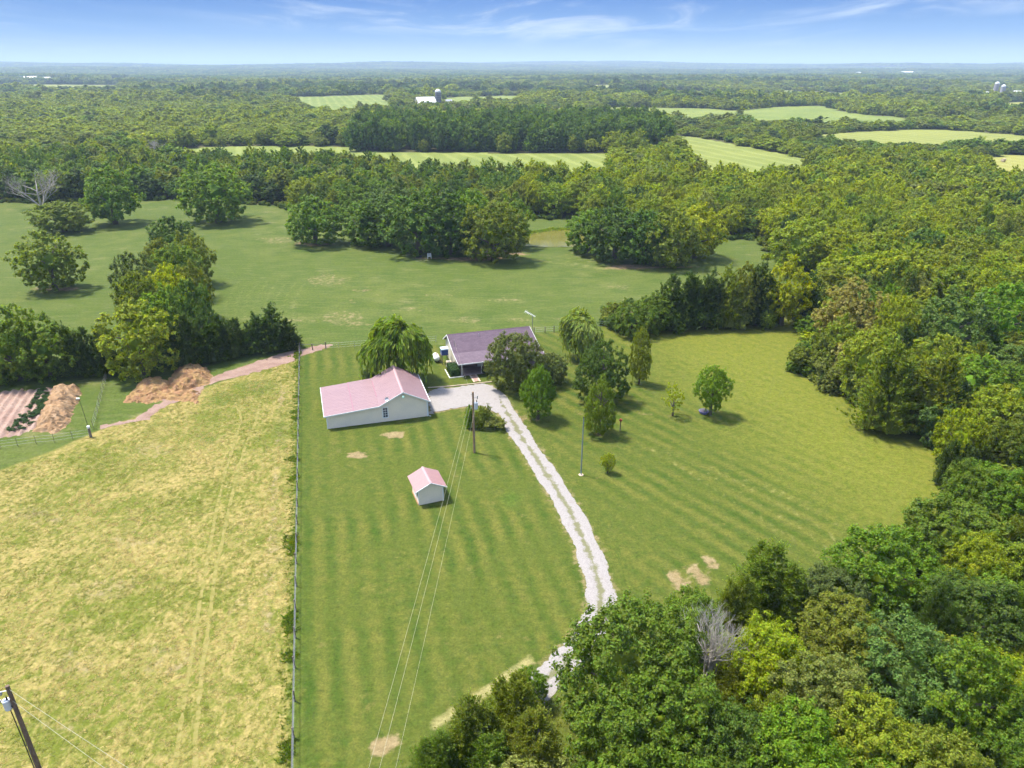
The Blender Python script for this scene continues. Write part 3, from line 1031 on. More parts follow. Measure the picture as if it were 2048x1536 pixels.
    return me


_trunks = {}


def trunk_mesh(kind, variant, mat=None):
    mat = mat or M_BARK
    key = (kind, variant, mat.name)
    if key in _trunks:
        return _trunks[key]
    rng = np.random.default_rng(variant * 13 + len(kind))
    b = MB()
    top = {'cedar': 0.8, 'column': 0.8, 'pyramid': 0.8, 'shrub': 0.4}.get(kind, 0.55)
    r0 = {'shrub': 0.02, 'cedar': 0.03, 'bare': 0.018}.get(kind, 0.036)
    b.tube([(0, 0, -0.02), (0.004, 0, top * 0.3), (0.01, 0.006, top * 0.65), (0, 0.01, top)], [r0 * 1.25, r0, r0 * 0.7, r0 * 0.3], 7)
    if kind not in ('cedar',):
        for i in range(6 if kind != 'willow' else 8):
            a = i * 1.05 + rng.uniform(-0.3, 0.3)
            z0 = top * rng.uniform(0.35, 0.75)
            k = rng.uniform(0.16, 0.30)
            zt = z0 + rng.uniform(0.12, 0.30)
            b.tube([(0, 0, z0), (k * 0.45 * math.cos(a), k * 0.45 * math.sin(a), z0 + (zt - z0) * 0.55), (k * math.cos(a), k * math.sin(a), zt)], [r0 * 0.55, r0 * 0.38, r0 * 0.14], 5)
    me = b.mesh('trunk_' + kind, True)
    me.materials.append(mat)
    _trunks[key] = me
    return me


def dead_tree_mesh(seed, up=0.5, levels=5):
    rng = random.Random(seed)
    b = MB()

    def grow(p, d, ln, r, lv):
        q = p + d * ln * 0.5 + Vector((rng.uniform(-1, 1), rng.uniform(-1, 1), rng.uniform(-0.3, 0.6))) * ln * 0.08
        e = q + (d + Vector((rng.uniform(-1, 1), rng.uniform(-1, 1), rng.uniform(0, 1))) * 0.22).normalized() * ln * 0.5
        b.tube([p, q, e], [r, r * 0.8, r * 0.6], 4, False)
        if lv:
            for i in range(3 if lv > 1 else 4):
                nd = (d + Vector((rng.uniform(-1, 1), rng.uniform(-1, 1), rng.uniform(-0.25, 0.9))) * 0.85).normalized()
                grow(e if i else q, nd, ln * rng.uniform(0.62, 0.85), r * 0.55, lv - 1)
    for i in range(3):
        a = i * 2.1 + rng.uniform(-0.4, 0.4)
        grow(Vector((0, 0, 0)), Vector((math.cos(a) * (1 - up), math.sin(a) * (1 - up), up + 0.35)).normalized(), 0.30, 0.016, levels)
    zs = max(v[2] for v in b.v)
    xs = max(max(abs(v[0]), abs(v[1])) for v in b.v) * 2
    b.v = [(v[0] / xs, v[1] / xs, v[2] / zs) for v in b.v]
    return b.mesh('bare_branches', True)


TINT = {'dark': (0.072, 0.114, 0.020), 'deep': (0.096, 0.161, 0.024), 'mid': (0.139, 0.211, 0.024), 'olive': (0.177, 0.213, 0.026), 'light': (0.222, 0.278, 0.028),
        'yellow': (0.305, 0.352, 0.018), 'blue': (0.123, 0.188, 0.040), 'pale': (0.213, 0.252, 0.059), 'tan': (0.275, 0.262, 0.074), 'bright': (0.155, 0.249, 0.022),
        'grey': (0.125, 0.161, 0.042), 'lime': (0.264, 0.311, 0.022)}
TWORD = {'dark': 'dark green', 'deep': 'deep green', 'mid': 'mid green', 'olive': 'olive', 'light': 'light green', 'yellow': 'yellow-green', 'blue': 'blue-green', 'pale': 'pale grey-green',
         'tan': 'tan', 'bright': 'bright green', 'grey': 'grey-green', 'lime': 'lime green'}


def plant(name, kind, x, y, w, h, tint, label, cat, group=None, variant=0, lod=None, rz=0.0, z=0.0, trunk=True):
    d = math.hypot(x, y)
    lod = lod or ('near' if d < 82 else 'mid' if d < 268 else 'far')
    root = empty(name, (x, y, z), rz, (w, w, h))
    tag(root, label, cat, group)
    c = link('crown', crown_mesh(kind, variant, lod, M_LEAF), root)
    t = TINT[tint] if isinstance(tint, str) else tint
    k = random.uniform(0.88, 1.14)
    c.color = (t[0] * k * random.uniform(0.93, 1.07), t[1] * k, t[2] * k * random.uniform(0.9, 1.1), 1)
    if trunk:
        link('trunk', trunk_mesh(kind, variant % 3), root)
    return root


def scatter(name, pts, scale, rot, which, tint, protos, label, cat):
    """one object of kind stuff: the prototypes set out on points by geometry nodes"""
    me = bpy.data.meshes.new(name)
    n = len(pts)
    me.vertices.add(n)
    me.vertices.foreach_set('co', np.asarray(pts, np.float32).ravel())
    a = me.attributes.new('size', 'FLOAT_VECTOR', 'POINT')
    a.data.foreach_set('vector', np.asarray(scale, np.float32).ravel())
    a = me.attributes.new('turn', 'FLOAT_VECTOR', 'POINT')
    r = np.zeros((n, 3), np.float32)
    r[:, 2] = rot
    a.data.foreach_set('vector', r.ravel())
    a = me.attributes.new('which', 'INT', 'POINT')
    a.data.foreach_set('value', np.asarray(which, np.int32))
    a = me.attributes.new('tint', 'FLOAT_COLOR', 'POINT')
    a.data.foreach_set('color', np.column_stack([tint, np.ones(n)]).astype(np.float32).ravel())
    o = link(name, me)
    tag(o, label, cat, kind='stuff')
    ng = bpy.data.node_groups.new(name, 'GeometryNodeTree')
    ng.interface.new_socket('Geometry', in_out='INPUT', socket_type='NodeSocketGeometry')
    ng.interface.new_socket('Geometry', in_out='OUTPUT', socket_type='NodeSocketGeometry')
    N, Lk = ng.nodes, ng.links
    gi, go = N.new('NodeGroupInput'), N.new('NodeGroupOutput')
    iop = N.new('GeometryNodeInstanceOnPoints')
    jn = N.new('GeometryNodeJoinGeometry')
    for p in protos:
        oi = N.new('GeometryNodeObjectInfo')
        oi.inputs['Object'].default_value = p
        oi.inputs['As Instance'].default_value = True
        Lk.new(oi.outputs['Geometry'], jn.inputs[0])

    def named(nm, typ):
        nd = N.new('GeometryNodeInputNamedAttribute')
        nd.data_type = typ
        nd.inputs['Name'].default_value = nm
        return nd.outputs['Attribute']
    Lk.new(gi.outputs[0], iop.inputs['Points'])
    Lk.new(jn.outputs[0], iop.inputs['Instance'])
    iop.inputs['Pick Instance'].default_value = True
    Lk.new(named('which', 'INT'), iop.inputs['Instance Index'])
    e2r = N.new('FunctionNodeEulerToRotation')
    Lk.new(named('turn', 'FLOAT_VECTOR'), e2r.inputs[0])
    Lk.new(e2r.outputs[0], iop.inputs['Rotation'])
    Lk.new(named('size', 'FLOAT_VECTOR'), iop.inputs['Scale'])
    Lk.new(iop.outputs[0], go.inputs[0])
    md = o.modifiers.new('scatter', 'NODES')
    md.node_group = ng
    return o


def proto(name, me):
    return bpy.data.objects.new(name, me)          # not linked to the scene: only the scattered copies are drawn


# ------------------------------------------------------------------ buildings
def metal_roof_material(name, a, b):
    m, t, out = material(name)
    obj_ = t.new('ShaderNodeTexCoord').outputs['Object']
    n = t.noise(t.mapping(obj_, scale=(0.35, 1.6, 1.0)), 1.2, 5.0, 0.65)
    c = t.mix(t.step(n, 0.3, 0.7), a, b)
    c = t.mix(t.math('MULTIPLY', t.step(t.noise(obj_, 0.5, 4.0), 0.55, 0.75), 0.4), c, tuple(x * 1.12 for x in a))
    bs = t.new('ShaderNodeBsdfPrincipled', {'Base Color': c, 'Roughness': 0.5, 'Specular IOR Level': 0.4})
    t.l.new(bs.outputs[0], out.inputs[0])
    return m


M_PINK = metal_roof_material('faded_red_metal', (0.258, 0.165, 0.172), (0.228, 0.142, 0.154))
M_PINK2 = metal_roof_material('faded_coral_metal', (0.335, 0.190, 0.183), (0.31, 0.175, 0.176))
M_SEAM = paint('roof_seam_dark', (0.30, 0.15, 0.18), (0.24, 0.12, 0.15), 0.6)
M_CAP = paint('pale_ridge_metal', (0.40, 0.26, 0.26), (0.36, 0.24, 0.25), 0.5)
M_SIDING = paint('grey_white_siding', (0.83, 0.715, 0.575), (0.76, 0.66, 0.54), 0.6, 0.6)
M_GLASS = paint('dark_window_glass', (0.020, 0.030, 0.055), (0.012, 0.02, 0.04), 0.08, 0.5, spec=0.6)


def shingle_material():
    m, t, out = material('purple_shingles')
    obj_ = t.new('ShaderNodeTexCoord').outputs['Object']
    br = t.new('ShaderNodeTexBrick', {'Color1': (0.118, 0.084, 0.108, 1), 'Color2': (0.090, 0.063, 0.085, 1), 'Mortar': (0.055, 0.04, 0.055, 1), 'Scale': 1.0, 'Mortar Size': 0.012,
                                      'Brick Width': 0.6, 'Row Height': 0.28})
    t.l.new(obj_, br.inputs['Vector'])
    c = t.mix(t.math('MULTIPLY', t.step(t.noise(obj_, 0.6, 5.0), 0.4, 0.7), 0.5), br.outputs[0], (0.125, 0.090, 0.115))
    bs = t.new('ShaderNodeBsdfPrincipled', {'Base Color': c, 'Roughness': 0.9, 'Specular IOR Level': 0.15})
    bp = t.new('ShaderNodeBump', {'Strength': 0.3, 'Distance': 0.02, 'Height': br.outputs[1]})
    t.l.new(bp.outputs[0], bs.inputs['Normal'])
    t.l.new(bs.outputs[0], out.inputs[0])
    return m


M_SHINGLE = shingle_material()


def interp(prof, x):
    return float(np.interp(x, [p[0] for p in prof], [p[1] for p in prof]))


def profile_wall(prof, y0, y1, sink=0.0, rib=0.32, rib_side=-1):
    """an upright wall standing on the x axis whose top follows prof; thin upright ribs in its outer face"""
    b = MB()
    ring = [(prof[0][0], y0, 0), (prof[-1][0], y0, 0)] + [(p[0], y0, p[1] - sink) for p in reversed(prof)]
    b.prism(ring, (0, y1 - y0, 0))
    x = prof[0][0] + rib / 2
    yo = (min(y0, y1) if rib_side < 0 else max(y0, y1))
    while x < prof[-1][0] - 0.05:
        zt = interp(prof, x) - sink - 0.03
        b.box(x - 0.022, x + 0.022, yo - (0.018 if rib_side < 0 else 0), yo + (0 if rib_side < 0 else 0.018), 0.02, zt)
        x += rib
    return b


def ribbed_panel(x0, z0, x1, z1, y0, y1, t=0.06, pitch=0.5):
    b = MB()
    b.slab([(x0, y0, z0), (x1, y0, z1), (x1, y1, z1), (x0, y1, z0)], t)
    y = y0 + pitch / 2
    while y < y1:
        b.slab([(x0, y - 0.03, z0 + 0.014), (x1, y - 0.03, z1 + 0.014), (x1, y + 0.03, z1 + 0.014), (x0, y + 0.03, z0 + 0.014)], 0.02)
        y += pitch
    return b


def window_part(parent, x0, x1, z0, z1, y, cols=1, rows=2, name='window'):
    """window in a wall that faces -y"""
    f = MB()
    w = 0.13
    f.box(x0 - w, x1 + w, y - 0.05, y, z0 - w, z0).box(x0 - w, x1 + w, y - 0.05, y, z1, z1 + w).box(x0 - w, x0, y - 0.05, y, z0, z1).box(x1, x1 + w, y - 0.05, y, z0, z1)
    for c in range(1, cols):
        xx = x0 + (x1 - x0) * c / cols
        f.box(xx - 0.02, xx + 0.02, y - 0.04, y - 0.005, z0, z1)
    for r in range(1, rows):
        zz_ = z0 + (z1 - z0) * r / rows
        f.box(x0, x1, y - 0.042, y - 0.003, zz_ - 0.025, zz_ + 0.025)
    win = f.build(name, M_WHITE, parent)
    for c in range(cols):
        for r in range(rows):
            MB().box(x0 + (x1 - x0) * c / cols, x0 + (x1 - x0) * (c + 1) / cols, y - 0.022, y + 0.01, z0 + (z1 - z0) * r / rows, z0 + (z1 - z0) * (r + 1) / rows).build('pane', M_GLASS, win)
    return win


# garage with lean-to
gar = tag(empty('garage', (-25.0, 86.3, 0), 0.288), 'long grey-white garage with pink metal roof and low lean-to', 'garage')
PR = [(0.0, 2.05), (7.1, 2.55), (10.4, 4.22), (13.7, 2.55)]
D = 9.4
profile_wall(PR, 0.0, 0.12, 0.10).build('wall', M_SIDING, gar)
profile_wall(PR, D - 0.12, D, 0.10, rib_side=1).build('wall', M_SIDING, gar)
MB().box(0, 0.12, 0.123, D - 0.123, 0, 1.93).build('wall', M_SIDING, gar)
MB().box(13.58, 13.7, 0.123, D - 0.123, 0, 2.43).build('wall', M_SIDING, gar)
Y0, Y1 = -0.32, D + 0.32
ribbed_panel(-0.32, 2.03, 3.75, 2.315, Y0, Y1).build('roof_panel', M_PINK, gar)
ribbed_panel(3.60, 2.335, 7.12, 2.585, Y0, Y1).build('roof_panel', M_PINK, gar)
ribbed_panel(7.05, 2.56, 10.40, 4.26, Y0, Y1).build('roof_panel', M_PINK, gar)
ribbed_panel(14.05, 2.42, 10.41, 4.26, Y0, Y1).build('roof_panel', M_PINK, gar)
MB().slab([(10.22, Y0 - 0.01, 4.225), (10.41, Y0 - 0.01, 4.325), (10.41, Y1 + 0.01, 4.325), (10.22, Y1 + 0.01, 4.225)], 0.02).slab(
    [(10.60, Y0 - 0.01, 4.225), (10.411, Y0 - 0.01, 4.325), (10.411, Y1 + 0.01, 4.325), (10.60, Y1 + 0.01, 4.225)], 0.02).build('ridge_cap', M_CAP, gar)
MB().slab([(3.55, Y0, 2.352), (3.68, Y0, 2.361), (3.68, Y1, 2.361), (3.55, Y1, 2.352)], 0.03).build('seam', M_SEAM, gar)
MB().slab([(7.02, Y0 + 3.2, 2.612), (7.14, Y0 + 3.2, 2.628), (7.14, Y1 - 1.0, 2.628), (7.02, Y1 - 1.0, 2.612)], 0.03).build('valley_flashing', M_SEAM, gar)


def rake(pts, y0, y1, h):
    b = MB()
    for (xa, za), (xb, zb) in zip(pts[:-1], pts[1:]):
        b.prism([(xa, y0, za - h), (xb, y0, zb - h), (xb, y0, zb), (xa, y0, za)], (0, y1 - y0, 0))
    return b


rake([(-0.34, 2.06), (7.06, 2.60)], Y0 - 0.05, Y0 - 0.004, 0.17).build('fascia_board', M_WHITE, gar)
rake([(7.06, 2.60), (10.40, 4.29)], Y0 - 0.05, Y0 - 0.004, 0.17).build('fascia_board', M_WHITE, gar)
rake([(10.40, 4.29), (14.08, 2.44)], Y0 - 0.05, Y0 - 0.004, 0.17).build('fascia_board', M_WHITE, gar)
MB().box(14.05, 14.15, Y0, Y1, 2.28, 2.40).build('gutter', M_WHITE, gar)
MB().box(-0.39, -0.33, Y0, Y1, 1.88, 2.03).build('gutter', M_WHITE, gar)
MB().tube([(13.85, -0.10, 2.3), (13.78, -0.08, 1.9), (13.78, -0.08, 0.15), (14.1, -0.25, 0.06)], 0.045, 6).build('downspout', M_WHITE, gar)
for xx in (0.0, 13.7):
    MB().box(xx - 0.07, xx + 0.07, -0.045, -0.003, 0, interp(PR, xx) - 0.14).build('corner_trim', M_WHITE, gar)
window_part(gar, 7.55, 8.15, 0.70, 2.10, -0.018, 2, 4)
lamp = MB().tube([(10.4, -0.02, 3.72), (10.4, -0.40, 3.85)], 0.03, 6)
lo_ = lamp.build('lamp_arm', M_GREYMETAL, gar)
MB().tube([(10.4, -0.42, 3.86), (10.4, -0.42, 3.76), (10.4, -0.42, 3.62), (10.4, -0.42, 3.50)], [0.06, 0.12, 0.21, 0.20], 10).build('lamp_shade', paint('pale_green_lamp', (0.45, 0.66, 0.55), (0.38, 0.58, 0.48), 0.3), gar)
dish = MB()
dn = Vector((-0.35, -0.75, 0.55)).normalized()
da = dn.cross(Vector((0, 0, 1))).normalized()
db = dn.cross(da)
dc = Vector((8.15, -0.40, 3.55))
rings = []
for k, (rr, off) in enumerate([(0.02, -0.09), (0.16, -0.06), (0.29, 0.0)]):
    rings.append([tuple(dc + dn * off + (da * math.cos(a) + db * math.sin(a)) * rr) for a in np.linspace(0, 6.283, 13)[:-1]])
vsd = [p for r in rings for p in r]
fsd = [(k * 12 + i, k * 12 + (i + 1) % 12, (k + 1) * 12 + (i + 1) % 12, (k + 1) * 12 + i) for k in range(2) for i in range(12)] + [tuple(range(12))]
dish.add(vsd, fsd)
do_ = dish.build('satellite_dish', M_GREYMETAL, gar)
MB().tube([tuple(dc - dn * 0.09), (8.15, -0.36, 3.25), (8.15, -0.36, 2.98)], 0.025, 6).build('bracket', M_GREYMETAL, do_)

# house
hou = tag(empty('house', (-10.8, 111.3, 0), 0.295), 'low house with purple shingle roof and shaded front porch', 'house')
HX = 14.4
RP = [(-8.2, 2.42), (-4.8, 2.97), (0.0, 4.5), (3.3, 2.62)]
M_CREAM = paint('cream_siding', (0.62, 0.57, 0.46), (0.55, 0.50, 0.41), 0.7, 0.8)
M_PORCHWALL = paint('porch_brick', (0.24, 0.17, 0.15), (0.17, 0.12, 0.11), 0.85, 2.0)
M_PORCHFLOOR = paint('porch_slab', (0.30, 0.22, 0.215), (0.22, 0.155, 0.155), 0.7, 0.8)


def roof_band(y0, z0, y1, z1, x0, x1, t):
    return MB().slab([(x0, y0, z0), (x1, y0, z0), (x1, y1, z1), (x0, y1, z1)], t)


roof_band(-4.80, 2.97, 0.0, 4.5, 0, HX, 0.12).build('roof', M_SHINGLE, hou)
roof_band(-8.20, 2.42, -4.803, 2.97, 0, HX, 0.10).build('porch_roof', paint('porch_shingles', (0.135, 0.098, 0.122), (0.108, 0.077, 0.10), 0.9, 1.5), hou)
roof_band(0.003, 4.5, 3.3, 2.62, 0, HX, 0.12).build('roof', M_SHINGLE, hou)
MB().slab([(0, -0.16, 4.475), (HX, -0.16, 4.475), (HX, 0.0, 4.54), (0, 0.0, 4.54)], 0.03).slab([(0, 0.003, 4.54), (HX, 0.003, 4.54), (HX, 0.17, 4.46), (0, 0.17, 4.46)], 0.03).build('ridge_cap', paint('ridge_shingles', (0.10, 0.065, 0.09), (0.08, 0.05, 0.075), 0.9), hou)
gable = [(-4.5, 0), (2.9, 0), (2.9, 2.70), (0, 4.36), (-4.5, 2.92)]
for xx in (0.35, 13.93):
    MB().prism([(xx, p[0], p[1]) for p in gable], (0.12, 0, 0)).build('gable_wall', M_CREAM if xx < 1 else M_SIDING, hou)
MB().box(0.473, 13.927, -4.5, -4.38, 0, 2.86).build('front_wall', M_PORCHWALL, hou)
MB().box(0.473, 13.927, 2.78, 2.90, 0, 2.68).build('back_wall', M_CREAM, hou)
for xx in (-0.045, HX + 0.004):
    for (ya, za), (yb, zb) in zip(RP[:-1], RP[1:]):
        MB().prism([(xx, ya, za - 0.17), (xx, yb, zb - 0.17), (xx, yb, zb + 0.015), (xx, ya, za + 0.015)], (0.042, 0, 0)).build('rake_board', M_WHITE, hou)
MB().box(0, HX, -8.26, -8.204, 2.24, 2.41).build('fascia_board', M_WHITE, hou)
MB().box(0.5, 13.9, -7.45, -4.503, 0, 0.14).build('porch_floor', M_PORCHFLOOR, hou)
for xx in (0.75, 3.95, 7.4, 10.8, 13.7):
    MB().box(xx - 0.06, xx + 0.06, -7.40, -7.28, 0.142, 2.43).build('porch_post', M_WHITE, hou)
window_part(hou, 1.3, 2.5, 1.0, 2.1, -4.5, 2, 2)
window_part(hou, 6.3, 7.5, 1.0, 2.1, -4.5, 2, 2)
window_part(hou, 10.2, 11.6, 1.0, 2.1, -4.5, 2, 2)
dr = MB().box(4.0, 4.95, -4.55, -4.502, 0.142, 2.16).build('door', M_WHITE, hou)
MB().box(4.12, 4.83, -4.57, -4.551, 1.1, 2.0).build('pane', M_GLASS, dr)
MB().tube([(4.86, -4.55, 1.05), (4.86, -4.62, 1.05)], 0.03, 6).build('handle', M_DARK, dr)
MB().tube([(0.6, -2.9, 3.5), (0.6, -2.9, 4.6)], 0.035, 6).tube([(0.6, -2.9, 4.6), (0.6, -3.05, 4.66)], 0.04, 6).build('service_mast', M_GREYMETAL, hou)
for (xx, yy) in ((5.2, -1.2), (9.4, -1.0)):
    MB().tube([(xx, yy, 4.0), (xx, yy, 4.55)], 0.05, 6).build('vent_pipe', M_GREYMETAL, hou)
Hm = Matrix.Translation((-10.8, 111.3, 0)) @ Matrix.Rotation(0.295, 4, 'Z')


def HL(x, y, z=0.0):
    return Hm @ Vector((x, y, z))


def at_house(name, x, y, label, cat):
    p = HL(x, y)
    return tag(empty(name, p, 0.295), label, cat)


tk = at_house('water_tank', -0.75, -1.2, 'blue water tank with white lid on a tall dark stand against the gable', 'water tank')
for sx in (-0.5, 0.5):
    for sy in (-0.5, 0.5):
        MB().box(sx - 0.05, sx + 0.05, sy - 0.05, sy + 0.05, 0, 1.55).build('leg', M_DARK, tk)
MB().box(-0.6, 0.6, -0.6, 0.6, 1.553, 1.63).build('platform', M_WOOD, tk)
MB().box(-0.56, 0.56, -0.56, 0.56, 1.633, 2.5).build('tank', paint('blue_plastic', (0.030, 0.075, 0.26), (0.022, 0.055, 0.20), 0.4), tk)
ld = MB().box(-0.60, 0.60, -0.60, 0.60, 2.503, 2.70).build('lid', paint('pale_blue_lid', (0.62, 0.72, 0.80), (0.55, 0.66, 0.76), 0.4), tk)
MB().tube([(0, 0, 2.70), (0, 0, 2.74)], 0.16, 10).build('cap', M_DARK, ld)

pt = at_house('propane_tank', -1.9, 0.1, 'white propane tank with red valve cap standing beside the house', 'propane tank')
MB().tube([(0, -1.12, 0.72), (0, -1.06, 0.72), (0, -0.9, 0.72), (0, -0.6, 0.72), (0, 0.6, 0.72), (0, 0.9, 0.72), (0, 1.06, 0.72), (0, 1.12, 0.72)], [0.06, 0.26, 0.44, 0.52, 0.52, 0.44, 0.26, 0.06], 14).build('tank', M_WHITE, pt, True)
for yy in (-0.5, 0.5):
    MB().box(-0.35, 0.35, yy - 0.07, yy + 0.07, 0, 0.32).build('leg', M_DARK, pt)
MB().tube([(0, -0.1, 1.22), (0, -0.1, 1.34), (0, -0.1, 1.38)], [0.17, 0.16, 0.06], 10).build('valve_cap', paint('red_cap', (0.42, 0.08, 0.05), None, 0.5), pt)

hp = at_house('heat_pump', -0.42, -3.0, 'beige boxy heat pump standing at the corner of the house', 'heat pump')
MB().box(-0.44, 0.44, -0.42, 0.42, 0.0, 0.10).build('pad', M_GREYMETAL, hp)
MB().box(-0.40, 0.40, -0.38, 0.38, 0.103, 1.0).build('casing', paint('beige_metal', (0.62, 0.51, 0.38), (0.55, 0.45, 0.33), 0.5), hp)
MB().tube([(0, 0, 1.0), (0, 0, 1.04)], 0.30, 14).build('fan_grille', M_GREYMETAL, hp)


def hedge_mesh(lx, ly, lz, n, leaf, seed):
    rng = np.random.default_rng(seed)
    fs = rng.choice(5, n, p=np.array([lx * ly, lx * lz, lx * lz, ly * lz, ly * lz]) / (lx * ly + 2 * lx * lz + 2 * ly * lz))
    a, b = rng.uniform(-0.5, 0.5, n), rng.uniform(-0.5, 0.5, n)
    Pc, N = np.zeros((n, 3)), np.zeros((n, 3))
    for f, (c0, c1, cn_, sg) in enumerate([(0, 1, 2, 1), (0, 2, 1, -1), (0, 2, 1, 1), (1, 2, 0, -1), (1, 2, 0, 1)]):
        q = fs == f
        dim = (lx, ly, lz)
        Pc[q, c0], Pc[q, c1], Pc[q, cn_] = a[q] * dim[c0], b[q] * dim[c1], sg * dim[cn_] / 2 + rng.normal(0, 0.04, q.sum())
        N[q, cn_] = sg
    Pc[:, 2] += lz / 2
    V = cards(Pc, N + rng.normal(0, 0.5, N.shape), leaf, 0.7, rng)
    k = 0.44
    cv = np.array([(sx * lx * k, sy * ly * k, z) for z in (0.02, lz * 0.95) for sx, sy in ((-1, -1), (1, -1), (1, 1), (-1, 1))])
    cq = np.array([(4, 5, 6, 7), (0, 1, 5, 4), (1, 2, 6, 5), (2, 3, 7, 6), (3, 0, 4, 7)])
    nq = len(V)
    me = np_mesh('foliage', np.concatenate([V, cv]), np.concatenate([np.arange(nq).reshape(-1, 4), cq + nq]))
    me.materials.append(M_LEAF)
    return me


hg = at_house('clipped_hedge', -0.25, -5.7, 'clipped dark green box hedge at the porch corner', 'hedge')
link('foliage', hedge_mesh(1.5, 3.4, 1.15, 1500, 0.17, 4), hg).color = (0.040, 0.085, 0.022, 1)
MB().box(-0.03, 0.03, -0.03, 0.03, 0.0, 0.5).build('stem', M_BARK, hg)
ed = at_house('garden_edging', -0.25, -5.7, 'white kerb edging round the clipped hedge by the porch', 'edging')
MB().box(-1.12, -1.02, -2.1, 1.6, 0, 0.14).build('kerb', M_WHITE, ed)
MB().box(-1.017, 1.2, -2.1, -2.0, 0, 0.14).build('kerb', M_WHITE, ed)
hs2 = at_house('porch_shrub', 4.7, -8.0, 'small dark shrub beside the porch steps under the spreading tree', 'shrub')
hs2.scale = (1.7, 1.7, 1.2)
link('crown', crown_mesh('shrub', 4, 'mid', M_LEAF), hs2).color = (0.035, 0.07, 0.022, 1)

# walkway of bricks between two pale borders
wk = tag(empty('walkway', HL(2.48, -8.9), 0.295), 'short brick walkway with pale borders from the porch to the gravel', 'walkway', kind='structure')
M_BRICK = paint('walk_brick', (0.34, 0.20, 0.17), (0.42, 0.28, 0.23), 0.9, 4.0)
M_STONE = paint('pale_border_stone', (0.55, 0.43, 0.32), (0.48, 0.37, 0.28), 0.9, 2.0)
bme = MB().box(-0.14, 0.14, -0.10, 0.10, 0, 0.06).mesh('brick')
bme.materials.append(M_BRICK)
sme = MB().box(-0.13, 0.13, -0.22, 0.22, 0, 0.075).mesh('stone')
sme.materials.append(M_STONE)
for r in range(11):
    for c in range(2):
        o = link('brick', bme, wk)
        o.location = (-0.15 + 0.30 * c, -1.22 + r * 0.225 + 0.1 * (c % 2), 0.005 + random.uniform(0, 0.01))
for r in range(6):
    for sx in (-0.46, 0.46):
        o = link('stone', sme, wk)
        o.location = (sx, -1.2 + r * 0.47, 0.004)
pts_e = [G(u, v) for u, v in ((856, 776), (900, 773), (940, 769), (985, 764), (1002, 763))]
e2 = tag(empty('yard_edging', (*pts_e[0], 0)), 'thin pale edging strip along the top of the gravel yard', 'edging')
for (xa, ya), (xb, yb) in zip(pts_e[:-1], pts_e[1:]):
    dx_, dy_ = xb - xa, yb - ya
    l_ = math.hypot(dx_, dy_)
    nx_, ny_ = -dy_ / l_ * 0.07, dx_ / l_ * 0.07
    q = [(xa - pts_e[0][0] + nx_, ya - pts_e[0][1] + ny_), (xa - pts_e[0][0] - nx_, ya - pts_e[0][1] - ny_), (xb - pts_e[0][0] - nx_, yb - pts_e[0][1] - ny_), (xb - pts_e[0][0] + nx_, yb - pts_e[0][1] + ny_)]
    MB().prism([(a, b, 0) for a, b in q], (0, 0, 0.12)).build('timber', M_STONE, e2)

# shed
sh = tag(empty('shed', (-10.4, 67.8, 0), 0.365), 'small grey-white shed with coral pink roof standing on the lawn', 'shed')
SPR = [(0, 2.05), (1.4, 2.72), (2.8, 2.05)]
profile_wall(SPR, 0, 0.08, 0.06, 0.2).build('wall', M_SIDING, sh)
profile_wall(SPR, 3.12, 3.2, 0.06, 0.2, 1).build('wall', M_SIDING, sh)
MB().box(0, 0.08, 0.083, 3.117, 0, 1.98).build('wall', M_SIDING, sh)
MB().box(2.72, 2.8, 0.083, 3.117, 0, 1.98).build('wall', M_SIDING, sh)
ribbed_panel(-0.42, 1.90, 1.4, 2.77, -0.28, 3.48, 0.05, 0.4).build('roof_panel', M_PINK2, sh)
ribbed_panel(3.22, 1.90, 1.401, 2.77, -0.28, 3.48, 0.05, 0.4).build('roof_panel', M_PINK2, sh)
MB().slab([(1.24, -0.3, 2.745), (1.4, -0.3, 2.825), (1.4, 3.5, 2.825), (1.24, 3.5, 2.745)], 0.02).slab([(1.56, -0.3, 2.745), (1.401, -0.3, 2.825), (1.401, 3.5, 2.825), (1.56, 3.5, 2.745)], 0.02).build('ridge_cap', M_CAP, sh)
rake([(-0.44, 1.91), (1.4, 2.79)], -0.33, -0.284, 0.12).build('fascia_board', M_WHITE, sh)
rake([(1.4, 2.79), (3.24, 1.91)], -0.33, -0.284, 0.12).build('fascia_board', M_WHITE, sh)
for xx in (0.0, 2.8):
    MB().box(xx - 0.05, xx + 0.05, -0.03, -0.003, 0, 1.96).build('corner_trim', M_WHITE, sh)
d2 = MB().box(-0.04, -0.003, 1.2, 2.1, 0.1, 1.8).build('door', M_WHITE, sh)
MB().box(-0.06, -0.042, 1.3, 1.36, 0.9, 1.1).build('handle', M_DARK, d2)
w2 = MB().box(-0.035, -0.003, 0.25, 0.85, 0.75, 1.65).build('window', M_WHITE, sh)
MB().box(-0.045, -0.037, 0.32, 0.78, 0.82, 1.58).build('pane', M_GLASS, w2)
MB().box(-0.12, -0.06, 0.1, 3.0, 0.0, 0.14).build('skid', paint('cedar_board', (0.45, 0.24, 0.13), None, 0.8), sh)


